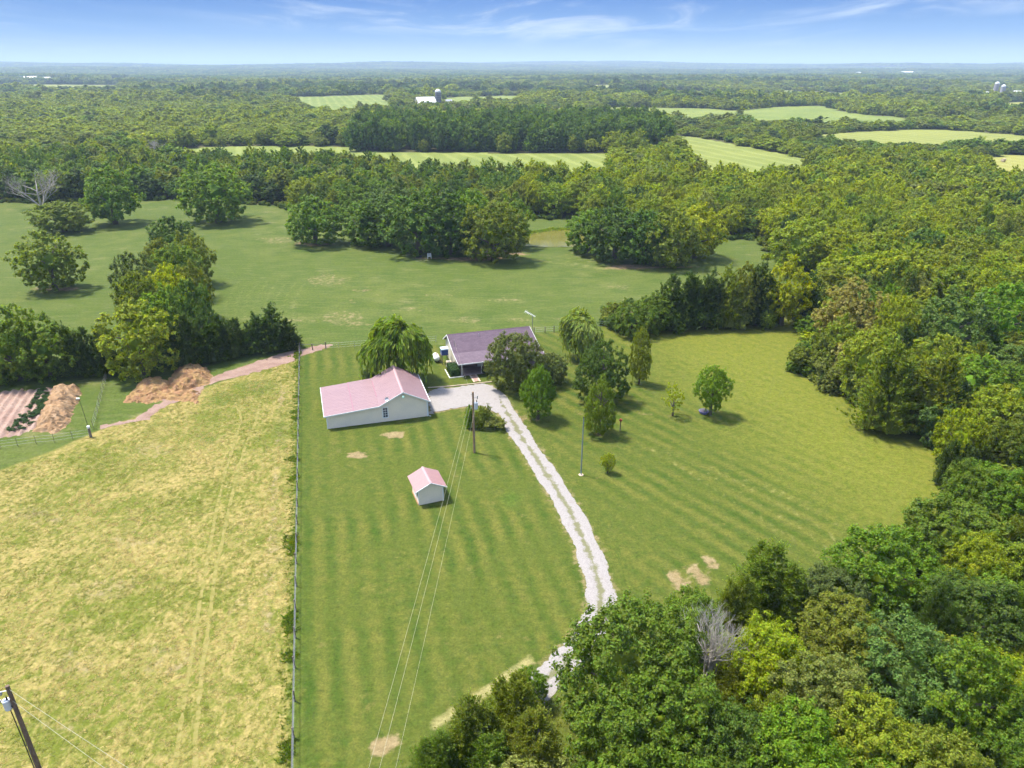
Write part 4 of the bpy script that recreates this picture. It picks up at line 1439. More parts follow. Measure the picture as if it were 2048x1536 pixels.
# ------------------------------------------------------------------ poles, wires, aerial
def pole_transformer(parent, x, y, z, r, h):
    tr = MB().tube([(x, y, z), (x, y, z + 0.04), (x, y, z + h - 0.05), (x, y, z + h)], [r * 0.9, r, r, r * 0.96], 14).build('transformer', paint('pale_grey_paint', (0.55, 0.57, 0.62), (0.48, 0.50, 0.56), 0.4), parent)
    MB().tube([(x, y, z + h), (x, y, z + h + 0.05), (x, y, z + h + 0.09)], [r * 1.06, r * 1.0, r * 0.5], 14).build('lid', M_WHITE, tr)
    MB().tube([(x + r * 0.4, y, z + h + 0.09), (x + r * 0.5, y, z + h + 0.38)], [0.07, 0.04], 7).build('bushing', M_DARK, tr)
    MB().box(min(0, x), max(0, x), y - 0.05, y + 0.05, z + h * 0.3, z + h * 0.4).build('bracket', M_DARK, tr)


up1 = tag(empty('utility_pole', (-4.8, 79.8, 0)), 'brown utility pole with pale transformer standing beside the driveway', 'utility pole')
MB().tube([(0, 0, -0.1), (0, 0, 3), (0, 0, 8.5)], [0.17, 0.155, 0.115], 10).build('pole', M_POLE, up1)
pole_transformer(up1, 0.34, -0.05, 6.2, 0.24, 0.85)
MB().tube([(0, 0, 8.1), (-0.18, -0.05, 8.16), (-0.2, -0.05, 8.3)], [0.03, 0.03, 0.06], 6).build('insulator', M_GREYMETAL, up1)
MB().tube([(0.1, 0, 7.7), (0.52, -0.02, 7.8)], 0.025, 6).tube([(0.52, -0.02, 7.55), (0.55, -0.02, 8.0)], 0.06, 7).build('fuse_cutout', M_GREYMETAL, up1)
MB().tube([(-0.17, 0.0, 6.3), (-0.3, -0.0, 6.32)], 0.04, 6).build('insulator', M_GREYMETAL, up1)
MB().tube([(0.04, -0.16, 0.0), (0.04, -0.15, 3), (0.04, -0.13, 6.4)], 0.022, 5).build('conduit', M_GREYMETAL, up1)

up2 = tag(empty('utility_pole', (-33.0, 34.7, 0)), 'dark utility pole with transformer in the corner of the hay field', 'utility pole')
MB().tube([(0, 0, -0.1), (0, 0, 3), (0, 0, 8.0)], [0.17, 0.155, 0.125], 10).build('pole', paint('dark_pole_wood', (0.17, 0.115, 0.085), (0.10, 0.07, 0.055), 0.9, 1.5), up2)
pole_transformer(up2, -0.36, -0.1, 6.05, 0.23, 0.75)
MB().tube([(0, 0, 7.62), (-0.55, -0.1, 7.55)], 0.035, 6).build('arm', M_WHITE, up2)
MB().tube([(-0.55, -0.1, 7.30), (-0.55, -0.1, 7.42), (-0.56, -0.1, 7.58)], [0.10, 0.12, 0.06], 8).build('insulator', M_GREYMETAL, up2)
MB().tube([(-0.7, -0.1, 6.62), (-0.72, -0.1, 6.85)], 0.055, 6).build('insulator', M_GREYMETAL, up2)
MB().tube([(-0.25, -0.15, 6.05), (-0.2, -0.14, 3.0), (-0.18, -0.14, 0)], 0.035, 6).build('conduit', M_DARK, up2)

M_WIRE = paint('bare_wire', (0.34, 0.33, 0.23), (0.29, 0.28, 0.20), 0.5)


def wire(p, q, sag, label, r=0.009, mat=None, n=24):
    p, q = Vector(p), Vector(q)
    pts = [p.lerp(q, i / n) - Vector((0, 0, sag * 4 * (i / n) * (1 - i / n))) for i in range(n + 1)]
    b = MB().tube([tuple(x) for x in pts], r, 5)
    return tag(b.build('overhead_wire', mat or M_WIRE), label, 'wire', 'overhead wires')


wire((-5.0, 79.75, 8.25), (-11.2, -12, 8.6), 1.1, 'overhead wire from the roadside pole top, the one nearer the hay field')
wire((-4.85, 79.7, 7.6), (-10.4, -12, 8.2), 1.1, 'overhead wire over the lawn, the middle one of three')
wire((-4.55, 79.7, 6.35), (-9.2, -12, 7.5), 0.9, 'overhead wire over the lawn, the one passing closest to the shed roof line', 0.008)
wire((-4.75, 79.9, 7.7), tuple(HL(0.6, -3.0, 4.62)), 0.7, 'thin service wire running from the drive pole to the house roof', 0.007)
wire((-32.9, 34.65, 7.75), (12, 11.0, 8.4), 0.7, 'upper of two wires leaving the pole in the hay field corner', 0.012)
wire((-32.9, 34.60, 6.75), (12, 9.6, 7.4), 0.7, 'lower of two wires leaving the pole in the hay field corner', 0.012)

lp = tag(empty('metal_pole', (*G(1162, 950), 0)), 'tall thin grey metal pole standing alone on the lawn', 'pole')
h_ = top_height(1162, 950, 836)
MB().tube([(0, 0, 0), (0, 0, h_ * 0.5), (0.02, 0, h_)], [0.085, 0.075, 0.06], 8).build('shaft', paint('blue_grey_metal', (0.24, 0.29, 0.33), (0.19, 0.23, 0.27), 0.35, metal=0.3), lp)
MB().tube([(0, 0, 0), (0, 0, 0.06)], 0.30, 12).build('base', M_STONE, lp)
MB().tube([(0.02, 0, h_ + 0.002), (0.02, 0, h_ + 0.12)], 0.08, 8).build('cap', M_DARK, lp)

bp_ = tag(empty('bird_feeder', (*G(1240, 862), 0)), 'short dark post with a small red bird feeder on top', 'bird feeder')
h_ = top_height(1240, 862, 843)
MB().tube([(0, 0, 0), (0, 0, h_)], 0.07, 7).build('post', M_WOOD, bp_)
MB().tube([(0, 0, h_), (0, 0, h_ + 0.15), (0, 0, h_ + 0.32), (0, 0, h_ + 0.45)], [0.10, 0.22, 0.20, 0.04], 9).build('feeder', paint('red_feeder', (0.45, 0.09, 0.05), (0.32, 0.06, 0.04), 0.5), bp_)
MB().tube([(0.0, -0.2, h_ + 0.2), (0.0, -0.23, h_ + 0.2)], 0.06, 7).build('hole', M_DARK, bp_)

yl = tag(empty('yard_light', (*G(176, 853), 0)), 'thin tall yard light with white head near the garden', 'yard light')
h_ = top_height(176, 853, 798)
MB().tube([(0, 0, 0), (-0.1, 0, h_ * 0.6), (-0.2, 0.0, h_)], [0.035, 0.028, 0.022], 7).build('shaft', M_DARK, yl)
MB().box(-0.56, -0.14, -0.11, 0.11, h_ - 0.02, h_ + 0.13).build('head', M_WHITE, yl)
wp = tag(empty('gate_post', (*G(182, 874), 0)), 'thick dark post with white cap at the garden fence corner', 'post')
MB().tube([(0, 0, 0), (0, 0, 1.35)], [0.17, 0.15], 9).build('post', M_WOOD, wp)
MB().tube([(0, 0, 1.352), (0, 0, 1.62), (0, 0, 1.70)], [0.20, 0.20, 0.08], 10).build('cap', M_WHITE, wp)

an = tag(empty('television_aerial', HL(15.1, 0.5)), 'tall white television aerial on a mast behind the house', 'aerial')
h_ = 6.3
MB().tube([(0, 0, 0), (0, 0, h_)], 0.05, 7).build('mast', M_GREYMETAL, an)
b1, b2 = Vector((-1.25, 0.35, h_ + 0.55)), Vector((0.45, -0.15, h_ - 0.25))
MB().tube([tuple(b1), tuple(b2)], 0.045, 6).build('boom', M_WHITE, an)
for i in range(8):
    c = b1.lerp(b2, i / 7)
    s_ = 0.75 - 0.055 * i
    MB().tube([(c.x - 0.28 * s_, c.y - 0.95 * s_, c.z), (c.x + 0.28 * s_, c.y + 0.95 * s_, c.z)], 0.018, 5).build('element', M_WHITE, an)

# ------------------------------------------------------------------ fences
M_GREYWOOD = paint('grey_rail', (0.13, 0.13, 0.125), (0.085, 0.085, 0.09), 0.8, 2.0)


def fence(name, pts, spacing, label, post_h=1.25, post_r=0.06, rail=None, wires=(0.4, 0.8), mat=None, tilt=0.03):
    """posts with wires, and a rail in each bay when rail is its height"""
    root = tag(empty(name, (*pts[0], 0)), label, 'fence')
    o0 = np.array(pts[0])
    stations = []
    for a, b in zip(pts[:-1], pts[1:]):
        a, b = np.array(a), np.array(b)
        k = max(1, round(np.linalg.norm(b - a) / spacing))
        stations += [a + (b - a) * i / k for i in range(k)]
    stations.append(np.array(pts[-1]))
    rel = [s - o0 for s in stations]
    pm = MB().tube([(0, 0, -0.1), (0, 0, post_h)], [post_r, post_r * 0.9], 7).mesh('post')
    pm.materials.append(mat or M_WOOD)
    for s in rel:
        o = link('post', pm, root)
        o.location = (s[0], s[1], 0)
        o.rotation_euler = (random.gauss(0, tilt), random.gauss(0, tilt), random.uniform(0, 6))
        o.scale = (1, 1, random.uniform(0.92, 1.06))
    if rail:
        for a, b in zip(rel[:-1], rel[1:]):
            MB().tube([(a[0], a[1], rail + random.uniform(-0.03, 0.03)), (b[0], b[1], rail + random.uniform(-0.03, 0.03))], 0.032, 5).build('rail', M_GREYWOOD, root)
    for wz in wires:
        MB().tube([(s[0], s[1], wz) for s in rel], 0.012, 4, False).build('wire', M_GREYMETAL, root)
    return root


fence('boundary_fence', [tuple(FENCE_A), tuple(FENCE_B)], 3.5, 'long grey rail fence between the hay field and the lawn', 1.25, 0.075, 1.12, (0.35, 0.72))
gp = [G(598, 694), G(626, 706), G(650, 703)]
fence('corner_fence', [G(601, 700), G(625.5, 700), G(652, 698)], 2.6, 'short dark wooden post and rail fence at the pasture gate', 1.3, 0.10, 1.0, (), M_WOOD)
fence('wire_fence', [G(652, 698), G(678, 697), G(740, 692), G(800, 688), G(872, 684)], 2.7, 'thin wire fence with slim posts behind the weeping willow', 1.25, 0.035, None, (0.3, 0.7, 1.1), M_GREYMETAL)
fence('back_fence', [G(1068, 668), G(1090, 666), G(1108, 665), G(1150, 660), G(1212, 654)], 2.6, 'dark post and wire fence running from the house to the hedgerow', 1.3, 0.08, None, (0.4, 0.8, 1.15))
fence('garden_fence', [G(-40, 905), G(2, 897), G(36, 893), G(73, 888), G(109, 885), G(146, 879), G(182, 874)], 2.2, 'slim wire garden fence along the edge of the hay field', 1.3, 0.03, None, (0.3, 0.7, 1.1))
fence('side_fence', [G(187, 856), G(193, 838), G(205, 790), G(216, 748)], 2.0, 'wire fence running from the white capped post towards the trees', 1.3, 0.03, None, (0.3, 0.7, 1.1))

# ------------------------------------------------------------------ small things
tub = tag(empty('planter_tub', (*G(1407, 826), 0)), 'shallow blue tub at the foot of the bushy bright tree', 'tub')
MB().tube([(0, 0, 0), (0, 0, 0.3), (0, 0, 0.36)], [0.55, 0.66, 0.70], 14).build('basin', paint('violet_blue_plastic', (0.16, 0.15, 0.36), (0.12, 0.11, 0.28), 0.5), tub)
MB().tube([(0, 0, 0.365), (0, 0, 0.37)], 0.60, 14).build('soil', paint('tub_soil', (0.10, 0.085, 0.11), None, 0.9), tub)
ch = tag(empty('garden_chair', (*G(859, 517), 0), 0.2), 'small white wooden chair standing at the edge of the pasture grove', 'chair')
for sx in (-0.42, 0.42):
    MB().box(sx - 0.06, sx + 0.06, -0.45, -0.33, 0, 0.55).build('leg', M_WHITE, ch)
    MB().box(sx - 0.06, sx + 0.06, 0.33, 0.45, 0, 1.25).build('leg', M_WHITE, ch)
    MB().box(sx - 0.07, sx + 0.07, -0.45, 0.32, 0.72, 0.79).build('armrest', M_WHITE, ch)
MB().box(-0.48, 0.48, -0.45, 0.32, 0.553, 0.62).build('seat', M_WHITE, ch)
for i in range(4):
    MB().box(-0.34 + i * 0.2, -0.22 + i * 0.2, 0.30, 0.327, 0.65, 1.3).build('slat', M_WHITE, ch)
tr2 = tag(empty('feed_trough', (*G(838, 515), 0), 0.15), 'low black feed trough on a bare patch below the pasture grove', 'trough')
MB().box(-0.75, 0.75, -0.3, 0.3, 0.08, 0.14).box(-0.75, 0.75, -0.3, -0.25, 0.143, 0.5).box(-0.75, 0.75, 0.25, 0.3, 0.143, 0.5).box(-0.75, -0.70, -0.247, 0.247, 0.143, 0.5).box(0.70, 0.75, -0.247, 0.247, 0.143, 0.5).build('trough', M_DARK, tr2)
for sx in (-0.6, 0.6):
    MB().box(sx - 0.05, sx + 0.05, -0.28, 0.28, 0, 0.077).build('foot', M_DARK, tr2)
for u, v, lb in ((2006, 324, 'round straw bale lying in the middle of the golden field'), (2044, 308, 'round straw bale lying at the far edge of the golden field')):
    x_, y_ = G(u, v)
    hb = tag(empty('hay_bale', (x_, y_, 0), 0.5), lb, 'hay bale', 'round bales in the golden field')
    MB().tube([(-0.9, 0, 0.95), (-0.85, 0, 0.95), (0.85, 0, 0.95), (0.9, 0, 0.95)], [0.85, 0.95, 0.95, 0.85], 16).build('bale', paint('bale_straw', (0.45, 0.36, 0.22), (0.38, 0.30, 0.18), 0.9, 4.0), hb)
    MB().tube([(-0.905, 0, 0.95), (-0.93, 0, 0.95)], 0.55, 14).build('bale_face', paint('bale_face', (0.50, 0.42, 0.30), None, 0.9), hb)


# far farm buildings
def silo(u, v, r, h, label, dark):
    x_, y_ = G(u, v)
    z_ = float(hz(x_, y_))
    s = tag(empty('silo', (x_, y_, z_)), label, 'silo', 'farm silos')
    m = paint('silo_staves_' + str(int(u)), dark, tuple(c * 0.8 for c in dark), 0.8, 0.3)
    MB().tube([(0, 0, -1), (0, 0, h * 0.5), (0, 0, h)], r, 20).build('tower', m, s)
    MB().tube([(0, 0, h), (0, 0, h + r * 0.45), (0, 0, h + r * 0.8), (0, 0, h + r * 0.98)], [r * 1.03, r * 0.88, r * 0.55, r * 0.1], 20).build('dome', M_WHITE, s, True)
    for i in range(5):
        zz_ = h * (i + 0.7) / 5.4
        MB().tube([(0, 0, zz_), (0, 0, zz_ + 0.2)], r + 0.06, 20).build('hoop', M_GREYMETAL, s)
    return (x_, y_)


CLEAR = []
CLEAR.append((*silo(877, 211, 3.8, 15.5, 'dark concrete silo with white dome beside the far white barn', (0.13, 0.13, 0.15)), 16))
CLEAR.append((*silo(1990, 186, 4.1, 17.5, 'taller of two grey silos at the far farm', (0.33, 0.30, 0.30)), 26))
CLEAR.append((*silo(2004, 186.5, 4.1, 13.0, 'shorter of two grey silos at the far farm', (0.36, 0.33, 0.32)), 26))


def barn(u, v, lx, ly, hw, hr, rz, label, roofm, wallm, cat='barn', name='barn', group=None):
    x_, y_ = G(u, v)
    z_ = float(hz(x_, y_))
    b = tag(empty(name, (x_, y_, z_), rz), label, cat, group)
    MB().box(-lx / 2, lx / 2, -ly / 2, -ly / 2 + 0.3, -1, hw).build('wall', wallm, b)
    MB().box(-lx / 2, lx / 2, ly / 2 - 0.3, ly / 2, -1, hw).build('wall', wallm, b)
    for sx in (-1, 1):
        xx = sx * lx / 2 - (0.3 if sx > 0 else 0)
        MB().prism([(xx, -ly / 2 + 0.31, -1), (xx, ly / 2 - 0.31, -1), (xx, ly / 2 - 0.31, hw), (xx, 0, hr - 0.1), (xx, -ly / 2 + 0.31, hw)], (0.3, 0, 0)).build('gable_wall', wallm, b)
    for sy in (-1, 1):
        MB().slab([(-lx / 2 - 0.5, sy * (ly / 2 + 0.5), hw - 0.2), (lx / 2 + 0.5, sy * (ly / 2 + 0.5), hw - 0.2), (lx / 2 + 0.5, sy * 0.01, hr + 0.1), (-lx / 2 - 0.5, sy * 0.01, hr + 0.1)], 0.25).build('roof', roofm, b)
    for i in range(3):
        xx = -lx * 0.3 + lx * 0.3 * i
        MB().box(xx - 0.6, xx + 0.6, -ly / 2 - 0.06, -ly / 2 - 0.002, 0.8, min(hw - 0.3, 2.2)).build('window', M_GLASS, b)
    CLEAR.append((x_, y_, max(lx, ly) * 0.6 + 6))


M_WHITEROOF = paint('white_roof_metal', (0.80, 0.79, 0.74), (0.74, 0.73, 0.69), 0.5, 0.2)
barn(851, 212, 24, 13, 4.5, 10.5, 0.55, 'white roofed barn beside the dark far silo', M_WHITEROOF, M_SIDING)
barn(898, 213, 7, 7, 4, 8, 0.2, 'small pale outbuilding beyond the dark silo', paint('grey_roof', (0.45, 0.45, 0.5), None, 0.5), M_WHITE, 'outbuilding', 'outbuilding')
barn(1975, 189, 20, 10, 3.5, 7, 0.3, 'white farmhouse standing beside the two grey silos', M_WHITEROOF, M_WHITE, 'house', 'farmhouse')
barn(2040, 187, 22, 10, 3.5, 7, -0.2, 'white building at the edge of the far farm with silos', M_WHITEROOF, M_WHITE, 'farm building', 'farm_building')
barn(62, 161, 40, 16, 5, 10, 0.2, 'white farm building among trees near the horizon, by the pale field', M_WHITEROOF, M_WHITE, 'farm building', 'farm_building')
barn(95, 162, 30, 14, 5, 9, -0.1, 'smaller white farm building near the horizon by the pale field', M_WHITEROOF, M_WHITE, 'farm building', 'farm_building')
barn(1818, 150, 130, 26, 6, 10, 0.05, 'very long white poultry house near the horizon', M_WHITEROOF, M_WHITE, 'poultry house', 'poultry_house')
barn(1716, 151, 30, 22, 7, 14, 0.4, 'isolated white building near the horizon before the hill', M_WHITEROOF, M_WHITE, 'farm building', 'farm_building')
barn(1860, 189, 14, 9, 3, 6, 0.4, 'little white house roof showing among the far trees', M_WHITEROOF, M_WHITE, 'house', 'farmhouse')


# ------------------------------------------------------------------ trees, one by one
random.seed(5)
TREES = []           # (x, y, w, h) of everything planted singly


def tree(kind, u, vb, vt, wpx, tint, label, name=None, cat=None, group=None, lod=None, zfoot=None):
    """a tree whose foot shows at (u, vb), whose top at row vt and which is wpx wide in the photograph"""
    x, y = G(u, vb) if zfoot is None else zfoot
    h = top_height(u, vb, vt) if zfoot is None else None
    dep = y * CP + (HCAM - h * 0.6) * SP
    w = wpx * dep / FPX * (1.08 if kind in ('broad', 'tall') else 1.35 if kind == 'cedar' else 1.0) * (1.22 if group and 'grove' in group else 1.0)
    h *= 1.06 if kind in ('broad', 'tall') else 1.0
    name = name or {'cedar': 'cedar_tree', 'willow': 'willow_tree', 'shrub': 'shrub'}.get(kind, 'broadleaf_tree')
    cat = cat or ('shrub' if kind == 'shrub' else 'tree')
    TREES.append((x, y, w, h))
    return plant(name, kind, x, y, w, h, tint, label, cat, group, len(TREES) % 4, lod, random.uniform(0, 6.28), -0.05)


# round the house
tree('willow', 806, 762, 640, 150, 'mid', 'large weeping willow drooping behind the garage', lod='near')
tree('willow', 1166, 716, 626, 100, 'pale', 'pale weeping willow behind the dark round tree on the lawn', lod='near')
tree('broad', 1032, 778, 660, 114, 'grey', 'spreading dark grey-green tree in front of the house', lod='near')
tree('broad', 1104, 766, 708, 66, 'grey', 'thin grey tree between the spreading tree and the lawn trees', lod='mid')
tree('tall', 1076, 838, 736, 72, 'bright', 'bright green maple beside the top of the driveway', 'maple_tree', lod='near')
tree('pyramid', 1202, 800, 676, 112, 'deep', 'broad dark green pin oak in the middle of the lawn trees', 'oak_tree', lod='near')
tree('pyramid', 1198, 868, 750, 72, 'light', 'upright green maple in front of the dark pin oak', 'maple_tree', lod='near')
tree('column', 1278, 768, 655, 48, 'light', 'slender columnar tree standing alone beyond the lawn trees', lod='near')
tree('airy', 1345, 832, 768, 52, 'lime', 'small airy light green sapling on the lawn', 'sapling', lod='mid')
tree('vase', 1420, 830, 737, 76, 'bright', 'bushy bright green tree with a blue tub at its foot', lod='near')
tree('vase', 1215, 946, 908, 30, 'yellow', 'tiny yellow-green sapling alone on the lawn', 'sapling', lod='mid')
tree('shrub', 743, 762, 736, 36, 'dark', 'round dark shrub at the corner behind the garage')
tree('cedar', 940, 856, 812, 24, 'bright', 'upright reedy green clump beside the utility pole', 'shrub', 'shrub')
tree('shrub', 966, 856, 806, 34, 'olive', 'tall olive shrub with pale twigs beside the utility pole')
tree('shrub', 990, 858, 834, 40, 'pale', 'low pale grey-green shrub beside the driveway')
# pasture
tree('broad', 112, 580, 462, 124, 'olive', 'single round tree standing alone in the pasture below the dead tree')
tree('broad', 130, 464, 402, 112, 'olive', 'low spreading olive tree in front of the bare dead tree')
tree('tall', 232, 448, 337, 118, 'mid', 'tall round tree in the pasture beside the dead tree')
tree('broad', 437, 444, 322, 140, 'mid', 'broad leafy tree at the pasture edge before the wood')
tree('broad', 632, 488, 394, 120, 'mid', 'single round tree between the pasture wood and the large grove')
for i, (u, vb, vt, w, tn_, lb) in enumerate([
        (735, 488, 405, 90, 'mid', 'leafy tree at the grove end beside the single round tree'), (778, 492, 388, 100, 'deep', 'second tree of the large pasture grove from the single round tree'),
        (838, 506, 378, 118, 'deep', 'tall dark tree above the black trough in the pasture grove'), (900, 508, 384, 110, 'deep', 'dark spreading tree behind the white chair in the grove'),
        (945, 494, 380, 90, 'mid', 'tree behind the front row of the large pasture grove'), (988, 522, 402, 108, 'olive', 'low bushy tree at the grove end nearer the pond'),
        (1022, 494, 388, 70, 'mid', 'tree at the grove end overhanging the pond bank')]):
    tree('broad', u, vb, vt, w, tn_, lb, group='pasture grove')
for u, vb, vt, w, tn_, lb in [
        (1178, 505, 418, 84, 'mid', 'round tree of the second grove at the pond side'), (1228, 522, 414, 96, 'deep', 'dark tree of the second grove, next from the pond'),
        (1285, 528, 420, 92, 'deep', 'middle dark tree of the second grove beyond the pond'), (1338, 532, 418, 96, 'olive', 'olive tree at the front of the second grove'),
        (1388, 516, 408, 92, 'lime', 'light yellow-green tree at the hedgerow end of the second grove')]:
    tree('broad', u, vb, vt, w, tn_, lb, group='second pasture grove')
tree('broad', 1592, 545, 436, 136, 'light', 'light green open tree rising behind the hedgerow')
# the row of trees running away through the pasture
for u, vb, vt, w, tn_, lb in [
        (352, 522, 434, 100, 'deep', 'dark tree at the far end of the row through the pasture'), (396, 570, 462, 80, 'olive', 'olive tree second in the row through the pasture'),
        (330, 566, 478, 80, 'olive', 'yellowish olive tree beside the second tree of the pasture row'), (368, 598, 486, 100, 'mid', 'mid green tree halfway along the pasture row'),
        (285, 628, 505, 92, 'grey', 'grey-green tree leaning out of the pasture row towards the single tree'), (395, 640, 520, 80, 'olive', 'olive tree of the pasture row beside the mown marks'),
        (350, 655, 530, 84, 'yellow', 'yellow-green tree in the middle of the pasture row'), (300, 690, 545, 100, 'olive', 'broad olive tree of the pasture row behind the big front tree'),
        (400, 698, 560, 86, 'deep', 'dark tree of the pasture row above the cedars'), (345, 708, 570, 110, 'bright', 'bright green tree of the pasture row near the cedars'),
        (292, 748, 606, 150, 'light', 'big yellow-green tree at the near end of the pasture row')]:
    tree('broad', u, vb, vt, w, tn_, lb, group='trees in the pasture row')
# the fence row behind the garden and the soil heaps
for u, vb, vt, w, tn_, kind, lb in [
        (-40, 762, 612, 130, 'deep', 'broad', 'dark tree at the picture edge of the garden tree row'), (38, 760, 612, 130, 'mid', 'broad', 'leafy tree behind the vegetable garden'),
        (104, 756, 636, 120, 'mid', 'broad', 'tree behind the straw mulch pile'), (152, 752, 652, 60, 'dark', 'cedar', 'dark cedar next to the tree behind the mulch pile'),
        (186, 750, 660, 62, 'dark', 'cedar', 'dark cedar second from the mulch pile tree'), (218, 748, 656, 62, 'dark', 'cedar', 'dark cedar beside the big yellow-green tree'),
        (378, 735, 625, 80, 'dark', 'cedar', 'dark cedar behind the tall soil heap'), (418, 722, 628, 66, 'dark', 'cedar', 'dark cedar just beyond the tall soil heap'),
        (448, 716, 634, 62, 'dark', 'cedar', 'dark cedar in the row, third from the fence corner gap'), (476, 712, 640, 56, 'dark', 'cedar', 'shorter dark cedar before the gap in the cedar row'),
        (520, 704, 630, 62, 'dark', 'cedar', 'dark cedar with bare stems along the dirt path'), (552, 698, 612, 72, 'dark', 'cedar', 'tallest dark cedar above the dirt path'),
        (580, 696, 640, 52, 'dark', 'cedar', 'last dark cedar beside the pasture gate')]:
    tree(kind, u, vb, vt, w, tn_, lb, group='trees along the garden row')
# the hedgerow between the lawn and the pasture
for u, vb, vt, w, tn_, kind, lb in [
        (1228, 660, 622, 46, 'deep', 'shrub', 'low shrub at the tip of the hedgerow'), (1262, 672, 600, 74, 'mid', 'broad', 'leafy green tree at the hedgerow tip'),
        (1305, 664, 588, 80, 'mid', 'broad', 'second leafy tree of the hedgerow from its tip'), (1338, 658, 556, 74, 'dark', 'cedar', 'first dark cedar of the hedgerow'),
        (1374, 656, 550, 70, 'dark', 'cedar', 'second dark cedar of the hedgerow'), (1412, 654, 545, 72, 'dark', 'cedar', 'third dark cedar of the hedgerow'),
        (1446, 652, 538, 70, 'olive', 'cedar', 'olive cedar in the middle of the hedgerow'), (1478, 651, 530, 70, 'olive', 'tall', 'olive tree beside the middle cedar of the hedgerow'),
        (1512, 650, 532, 72, 'dark', 'cedar', 'dark cedar beside the bright yellow tree of the hedgerow'), (1562, 650, 524, 104, 'yellow', 'tall', 'bright yellow-green tree in the hedgerow'),
        (1612, 645, 548, 62, 'dark', 'cedar', 'dark cedar closing the hedgerow at the lawn corner'), (1470, 656, 600, 56, 'pale', 'shrub', 'pale grey-green shrub at the foot of the hedgerow cedars'),
        (1530, 654, 598, 50, 'light', 'shrub', 'light green shrub at the foot of the bright yellow tree'), (1410, 659, 612, 50, 'mid', 'shrub', 'green shrub at the foot of the third hedgerow cedar'),
        (1355, 664, 618, 44, 'mid', 'shrub', 'green shrub at the foot of the first hedgerow cedar')]:
    tree(kind, u, vb, vt, w, tn_, lb, group='hedgerow')
# the wood beside the round lawn: the ones that stand out
for u, vb, vt, w, tn_, kind, lb in [
        (1688, 706, 566, 130, 'tan', 'tall', 'tall tan and orange topped tree at the corner of the round lawn'), (1772, 735, 590, 90, 'lime', 'broad', 'lime green tree beside the tan topped tree'),
        (1878, 742, 580, 150, 'blue', 'broad', 'large blue-green oak in the wood beside the round lawn'), (1985, 720, 566, 150, 'bright', 'broad', 'bright green tree in the wood behind the blue-green oak'),
        (1720, 800, 655, 120, 'light', 'broad', 'light green drooping tree at the edge of the round lawn'), (1640, 745, 660, 70, 'olive', 'shrub', 'olive shrub at the lawn corner below the tan topped tree'),
        (1602, 745, 692, 60, 'olive', 'shrub', 'low brownish olive shrub sticking out into the round lawn'), (1655, 778, 712, 66, 'pale', 'shrub', 'pale shrub beside the low brownish shrub'),
        (1712, 800, 742, 80, 'pale', 'shrub', 'pale twiggy shrub at the wood edge, second along from the lawn corner'), (1762, 818, 760, 84, 'pale', 'shrub', 'pale twiggy shrub at the wood edge, third along from the lawn corner'),
        (1808, 850, 782, 80, 'grey', 'shrub', 'grey-green shrub at the wood edge where the lawn widens'), (1855, 885, 800, 84, 'blue', 'shrub', 'blue-green shrub at the widest part of the round lawn'),
        (1905, 930, 820, 96, 'yellow', 'broad', 'bright yellow-green tree at the widest part of the round lawn'), (1760, 860, 690, 120, 'olive', 'cedar', 'large olive cedar in the wood above the pale shrubs'),
        (1850, 870, 700, 120, 'olive', 'cedar', 'second large olive cedar in the wood above the pale shrubs')]:
    tree(kind, u, vb, vt, w, tn_, lb, group='wood beside the round lawn')
